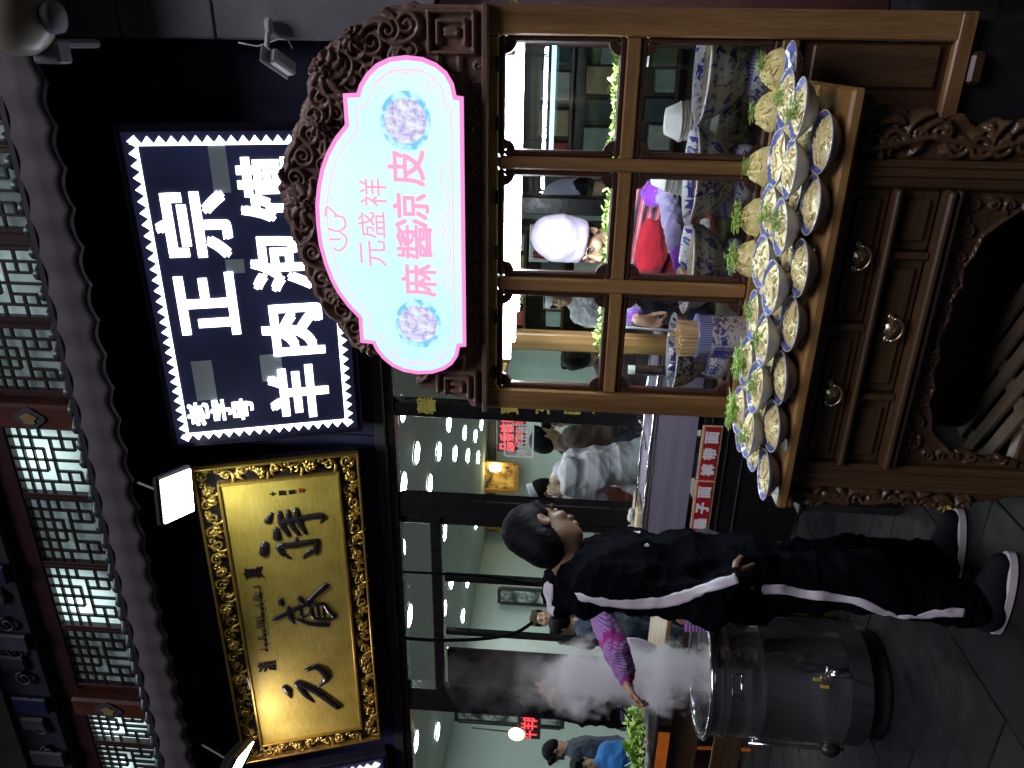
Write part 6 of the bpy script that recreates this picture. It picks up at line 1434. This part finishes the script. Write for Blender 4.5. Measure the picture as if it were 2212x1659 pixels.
cl.add(vs, [(i * n + j, (i + 1) * n + j, (i + 1) * n + j + 1, i * n + j + 1) for i in range(n - 1) for j in range(n - 1)])
o = tag(cl.obj('purple_cloth', m_check, None, True), 'purple striped cloth hanging between the pot and the tracksuit', 'cloth'); o.modifiers.new('solid', 'SOLIDIFY').thickness = .003
# dark crate with pale rails between cart and tracksuit
q = PZ(1905, 1165, 0.0); cr = thing('black_crate', 'black plastic crate with grey rails on the ground behind the cart table', 'crate', (-1.62, 3.12, 0))
for x in (-.22, .22):
    for y in (-.18, .18): MB().box((x, y, .21), (.035, .035, .42), bev=.004).obj('upright', m_greystrip, cr)
for z in (.06, .20, .34): 
    MB().box((0, -.18, z), (.404, .02, .10), bev=.004).obj('slat', m_blackframe, cr); MB().box((0, .18, z), (.404, .02, .10), bev=.004).obj('slat', m_blackframe, cr)
MB().box((0, 0, .425), (.50, .42, .02), bev=.004).obj('lid', m_blackframe, cr)
q = PZ(1645, 1080, .80); tr_ = tag(MB().lathe([(.016, 0), (.026, 0), (.027, .012), (.026, .022), (.016, .022), (.016, 0)], n=24).obj('tape_roll', m_clear, None, True, loc=(-1.285, 2.16, ZT)), 'small roll of clear tape at the left corner of the cart table', 'tape')
# pallet under the table
pal = thing('wooden_pallet', 'pale wooden pallet lying in the dark under the cart table', 'pallet', (-.95, 2.36, 0), radians(-28))
wpal = wood('pallet_pine', (.07, .05, .028), (.17, .13, .08), (.08, 1, 1), rough=.7, coat=0)
for k in range(5): MB().box((0, -.16 + k * .075, .085), (.62, .045, .016), bev=.002).obj('slat', wpal, pal)
for x in (-.27, 0, .27): MB().box((x, 0, .038), (.05, .40, .076), bev=.003).obj('bearer', wpal, pal)
q = PZ(2047, 1090, .01); lf = MB()
for k in range(5):
    a = k * 1.25; lf.add([(0, 0, .01), (.03 * cos(a) - .012 * sin(a), .03 * sin(a) + .012 * cos(a), .02), (.065 * cos(a), .065 * sin(a), .012), (.03 * cos(a) + .012 * sin(a), .03 * sin(a) - .012 * cos(a), .016)], [(0, 1, 2, 3)])
o = tag(lf.obj('fallen_leaf', plain('yellow_leaf', (.40, .24, .03), .6), None, loc=tuple(q)), 'yellow fallen leaf on the paving near the shoes', 'leaf'); o.modifiers.new('solid', 'SOLIDIFY').thickness = .002
# orange chairs at the left edge
m_oplastic = plain('orange_plastic', (.55, .16, .015), .4)
for k, (x, y, Y) in enumerate(((1380, 1648, 4.15),)):
    q = PY(x, y, Y); ch = thing('orange_chair', 'orange plastic chair at the left edge behind the greens', 'chair', (q[0], Y, 0), .6)
    zt = q[2] + .02; MB().box((0, .19, zt - .17), (.42, .03, .36), bev=.014).obj('backrest', m_oplastic, ch); MB().box((0, 0, .44), (.43, .42, .03), bev=.012).obj('seat', m_oplastic, ch)
    for sx in (-1, 1):
        for sy in (-1, 1): MB().tube([(sx * .18, sy * .17, .43), (sx * .20, sy * .19, 0)], .014, 8).obj('leg', m_oplastic, ch)
        MB().tube([(sx * .17, .185, .44), (sx * .17, .195, zt - .3)], .013, 8).obj('back_stay', m_oplastic, ch)

# ------------------------------------------------------------------ things inside the dining room
m_paperp, t, b = new_mat('ink_painting'); v = coords(t); f = noise(t, v, 3.2, 6, .7); t.links.new(ramp(t, f, [(.42, (.04, .045, .045)), (.50, (.30, .33, .31)), (.56, (.62, .66, .60))]), b.inputs['Base Color'])
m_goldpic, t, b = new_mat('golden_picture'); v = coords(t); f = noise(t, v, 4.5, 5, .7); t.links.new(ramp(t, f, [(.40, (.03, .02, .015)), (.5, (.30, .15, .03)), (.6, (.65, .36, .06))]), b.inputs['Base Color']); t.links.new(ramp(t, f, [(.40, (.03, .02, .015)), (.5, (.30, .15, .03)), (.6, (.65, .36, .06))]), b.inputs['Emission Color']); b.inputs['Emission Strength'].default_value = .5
m_oframe = plain('amber_frame', (.45, .22, .03), .4)
def picture(v0, y0, v1, y1, Y, fm, pm, lab, t_=.05):
    a, c = PY(v0, y0, Y), PY(v1, y1, Y); x0, x1 = sorted((a[0], c[0])); z1, z0 = max(a[2], c[2]), min(a[2], c[2]); T = thing('framed_picture', lab, 'picture', ((x0 + x1) / 2, Y, (z0 + z1) / 2)); w, h = x1 - x0, z1 - z0
    for c_, d_ in (((0, 0, h / 2), (w, .06, t_)), ((0, 0, -h / 2), (w, .06, t_)), ((w / 2, 0, 0), (t_, .06, h - t_)), ((-w / 2, 0, 0), (t_, .06, h - t_))): MB().box(c_, d_, bev=.006).obj('frame', fm, T)
    MB().box((0, .012, 0), (w - t_, .01, h - t_)).obj('picture', pm, T)
picture(1012, 998, 1115, 1062, 12.9, m_oframe, m_goldpic, 'amber-framed golden picture above the cook', .09); picture(1012, 1108, 1110, 1142, 12.9, m_oframe, m_goldpic, 'amber-framed golden picture right of the door post', .09)
picture(1078, 1270, 1250, 1312, 11.0, m_blackframe, m_paperp, 'narrow black-framed ink painting behind the glass door'); picture(1075, 1330, 1260, 1350, 11.0, m_blackframe, m_paperp, 'narrowest black-framed ink painting left of the door handle')
picture(985, 1515, 1215, 1572, 8.0, m_blackframe, m_paperp, 'tall black-framed ink painting on the far left wall'); picture(1060, 1195, 1200, 1225, 12.9, m_blackframe, m_goldpic, 'small dark picture just above the tracksuit wearer')
# warm wall lamps
wl = MB().lathe([(0, -.09), (.05, -.09), (.075, .0), (.05, .09), (0, .09)], n=16).mesh('shade', m_warmlamp, True)
for k, (x, y, Y) in enumerate(((1020, 1600, 8.6), (1062, 1205, 12.8), (1070, 1010, 12.8), (1040, 1300, 12.8), (1060, 1430, 12.8))):
    q = PY(x, y, Y); L = thing('wall_lamp', 'warm yellow wall lamp in the dining room, %s counting from the left' % ords[(0, 3, 4, 2, 1)[k]], 'lamp', (q[0], Y, q[2]), group='warm wall lamps'); o = place('shade', wl, L); o.scale = (1.2,) * 3; MB().box((0, .10, 0), (.06, .10, .06), bev=.01).obj('wall_plate', m_blackframe, L)
# red LED lettering inside
m_redled = emit('red_led', (1.0, .05, .06), 2.2); m_redled2 = emit('dim_red_led', (1.0, .06, .06), .7); m_greenled = emit('green_led', (.1, 1, .3), 1.2)
def led_row(txt, y0, y1, v, Y, h, mat, lab, rows=1):
    a, c = PY(v, y0, Y), PY(v, y1, Y); w = abs(a[0] - c[0]); T = thing('red_led_sign', lab, 'sign', ((a[0] + c[0]) / 2, Y, (a[2] + c[2]) / 2)); MB().box((0, .03, 0), (w * 1.05, .04, h * 1.5), bev=.006).obj('panel', m_blackframe, T)
    for k, ch in enumerate(txt): glyph(ch, T, None, (-w / 2 + w * (k + .5) / len(txt), 0), w / len(txt) * .85, h, mat, y=.004, ext=.002, bold=.004)
led_row('品香味飯館', 975, 872, 1096, 7.5, .16, m_redled, 'larger red LED lettering behind the window by the cart'); led_row('西安面馆', 962, 880, 1122, 7.4, .09, m_redled2, 'smaller dim red LED lettering under the larger one')
led_row('牛羊肉面', 1596, 1522, 1143, 7.2, .20, m_redled, 'red LED lettering seen through the steam at left')
q = PY(1116, 1586, 7.2); L = thing('round_lamp', 'round cream lamp beside the left red lettering', 'lamp', tuple(q)); MB().ball((0, 0, 0), (.11, .05, .11), 18, 10).obj('globe', emit('cream_globe', (1, .85, .6), 2.0), L, True); MB().tube([(0, .03, .1), (0, .05, .6)], .01, 6).obj('stem', m_blackframe, L)
# white sticker on the glass
q0, q1 = PY(1090, 985, 4.485), PY(1152, 920, 4.485); stx = thing('window_sticker', 'white framed window sticker with four letters and snowflakes', 'sticker', ((q0[0] + q1[0]) / 2, 4.488, (q0[2] + q1[2]) / 2)); w, h = abs(q1[0] - q0[0]), abs(q0[2] - q1[2])
m_stick = plain('sticker_white', (.75, .76, .78), .5, var=.04)
for c_, d_ in (((0, 0, h / 2), (w, .003, .012)), ((0, 0, -h / 2), (w, .003, .012)), ((w / 2, 0, 0), (.012, .003, h - .012)), ((-w / 2, 0, 0), (.012, .003, h - .012))): MB().box(c_, d_).obj('border', m_stick, stx)
for k, ch in enumerate('冷气开放'): glyph(ch, stx, None, (-w * .36 + k * w * .24, -h * .12), w * .21, h * .42, m_stick, y=0, ext=.001, bold=.002)
for k in range(4):
    fx = -w * .33 + k * w * .22
    for a in range(3): MB().box((fx, 0, h * .28), (.034, .002, .005), R=Matrix.Rotation(a * pi / 3, 3, 'Y')).obj('snowflake', m_stick, stx)
# yellow letters down the post by the cart
m_yel = plain('yellow_letter', (.42, .38, .08), .5)
yl = thing('post_lettering', 'column of yellow letters on the black window post by the cart', 'lettering', (-2.2, 4.425, 2.0))
for (vv, ch) in ((921, '馨'), (1100, '寶'), (1168, '女'), (1234, '肉'), (1302, '下'), (1371, '貝')):
    q = PY(vv, 876, 4.42); glyph(ch, yl, None, (q[0] + 2.2, q[2] - 2.0), .12, .12, m_yel, y=-.002, ext=.002, bold=.003)
# thin blue tube lamp and menu board behind the cart panes
q0, q1 = PY(1196, 98, 4.15), PY(1192, 325, 4.15); L = thing('blue_tube_lamp', 'thin pale blue tube lamp behind the right cart pane', 'lamp', tuple((q0 + q1) / 2)); hl = abs(q1[0] - q0[0]) / 2; MB().tube([(-hl, 0, 0), (hl, 0, 0)], .012, 10).obj('tube', emit('blue_tube_glow', (.42, .80, 1.0), 2.2), L, True)
for s_ in (-1, 1): MB().tube([(s_ * hl * .8, 0, .01), (s_ * hl * .8, .05, .5)], .004, 6).obj('hanger', m_blackframe, L)
q0, q1 = PY(1150, 565, 5.4), PY(1180, 485, 5.4); mbd = thing('menu_board', 'white menu board with red letters behind the woman in the tall hat', 'board', tuple((q0 + q1) / 2)); w, h = abs(q1[0] - q0[0]), .14
MB().box((0, 0, 0), (w, .02, h), bev=.004).obj('panel', m_white, mbd)
for k, ch in enumerate('超級牛'): glyph(ch, mbd, None, (-w * .3 + k * w * .3, 0), w * .2, .09, m_redlab, y=-.013, ext=.001, bold=.002)

# hanging cables before the glass door, dark cabinet at the right edge
for pts, lab in (([(866, 1378), (950, 1383), (1040, 1380), (1110, 1368), (1150, 1345)], 'thick black cable hanging in a bow before the glass door'), ([(866, 1235), (1000, 1242), (1080, 1249), (1150, 1264)], 'thin black cable hanging down the middle of the glass door')):
    P_ = smooth_open3([PY(x, y, 4.36) for x, y in pts]); tag(MB().tube(P_, .013 if 'thick' in lab else .009, 8).obj('hanging_cable', m_black, None, True), lab, 'cable')
sc_ = thing('side_cabinet', 'dark wooden cabinet squeezed in at the right edge beside the cart', 'cabinet', (.42, 3.05, 0))
MB().box((0, .02, .86), (.50, .44, 1.72), bev=.006).obj('carcass', wdz, sc_)
for z in (.45, 1.25): MB().box((0, -.21, z), (.42, .02, .70), bev=.008).obj('door', wdz, sc_)
MB().box((0, 0, 1.735), (.56, .50, .03), bev=.006).obj('top', wdx, sc_)

# shelving with cartons seen through the cart panes
def shelving(x, Y, w, hgt, lab, seed):
    rg = random.Random(seed); T = thing('shelf_unit', lab, 'shelf', (x, Y, .03))
    for sx in (-1, 1): MB().box((sx * w / 2, 0, hgt / 2), (.04, .34, hgt), bev=.004).obj('side', wdz, T)
    MB().box((0, .16, hgt / 2), (w - .04, .02, hgt)).obj('back', wdz, T)
    zs = [.25, .70, 1.10, 1.48, 1.86]
    for z in zs: MB().box((0, -.01, z), (w - .042, .30, .025), bev=.003).obj('shelf', wdx, T)
    k = 0
    for z in zs[1:]:
        u_ = -w / 2 + .10
        while u_ < w / 2 - .12:
            bw = rg.uniform(.09, .20); bh = rg.uniform(.12, .28); cm_ = plain('carton_%d_%d' % (seed, k), rg.choice([(.45, .32, .18), (.50, .48, .44), (.10, .16, .30), (.40, .05, .05), (.06, .07, .08), (.30, .36, .33), (.55, .40, .08)]), .6)
            o = MB().box((0, 0, bh / 2), (bw, .2, bh), bev=.006).box((0, -.101, bh * .55), (bw * .7, .002, bh * .3)).obj('carton', cm_, None, loc=(x + u_ + bw / 2, Y - .03, .03 + z + .0127)); k += 1
            tag(o, 'carton on the %s, %s from its lower left' % (lab.split(' seen')[0], ords[min(k - 1, 27)]), 'carton', 'cartons on ' + lab.split(' seen')[0]); u_ += bw + rg.uniform(.01, .08)
shelving(-.55, 6.3, 1.25, 2.2, 'dark shelf unit seen through the right cart pane', 3)
shelving(-2.15, 7.4, 1.1, 2.2, 'brown shelf unit seen through the middle cart pane', 5)
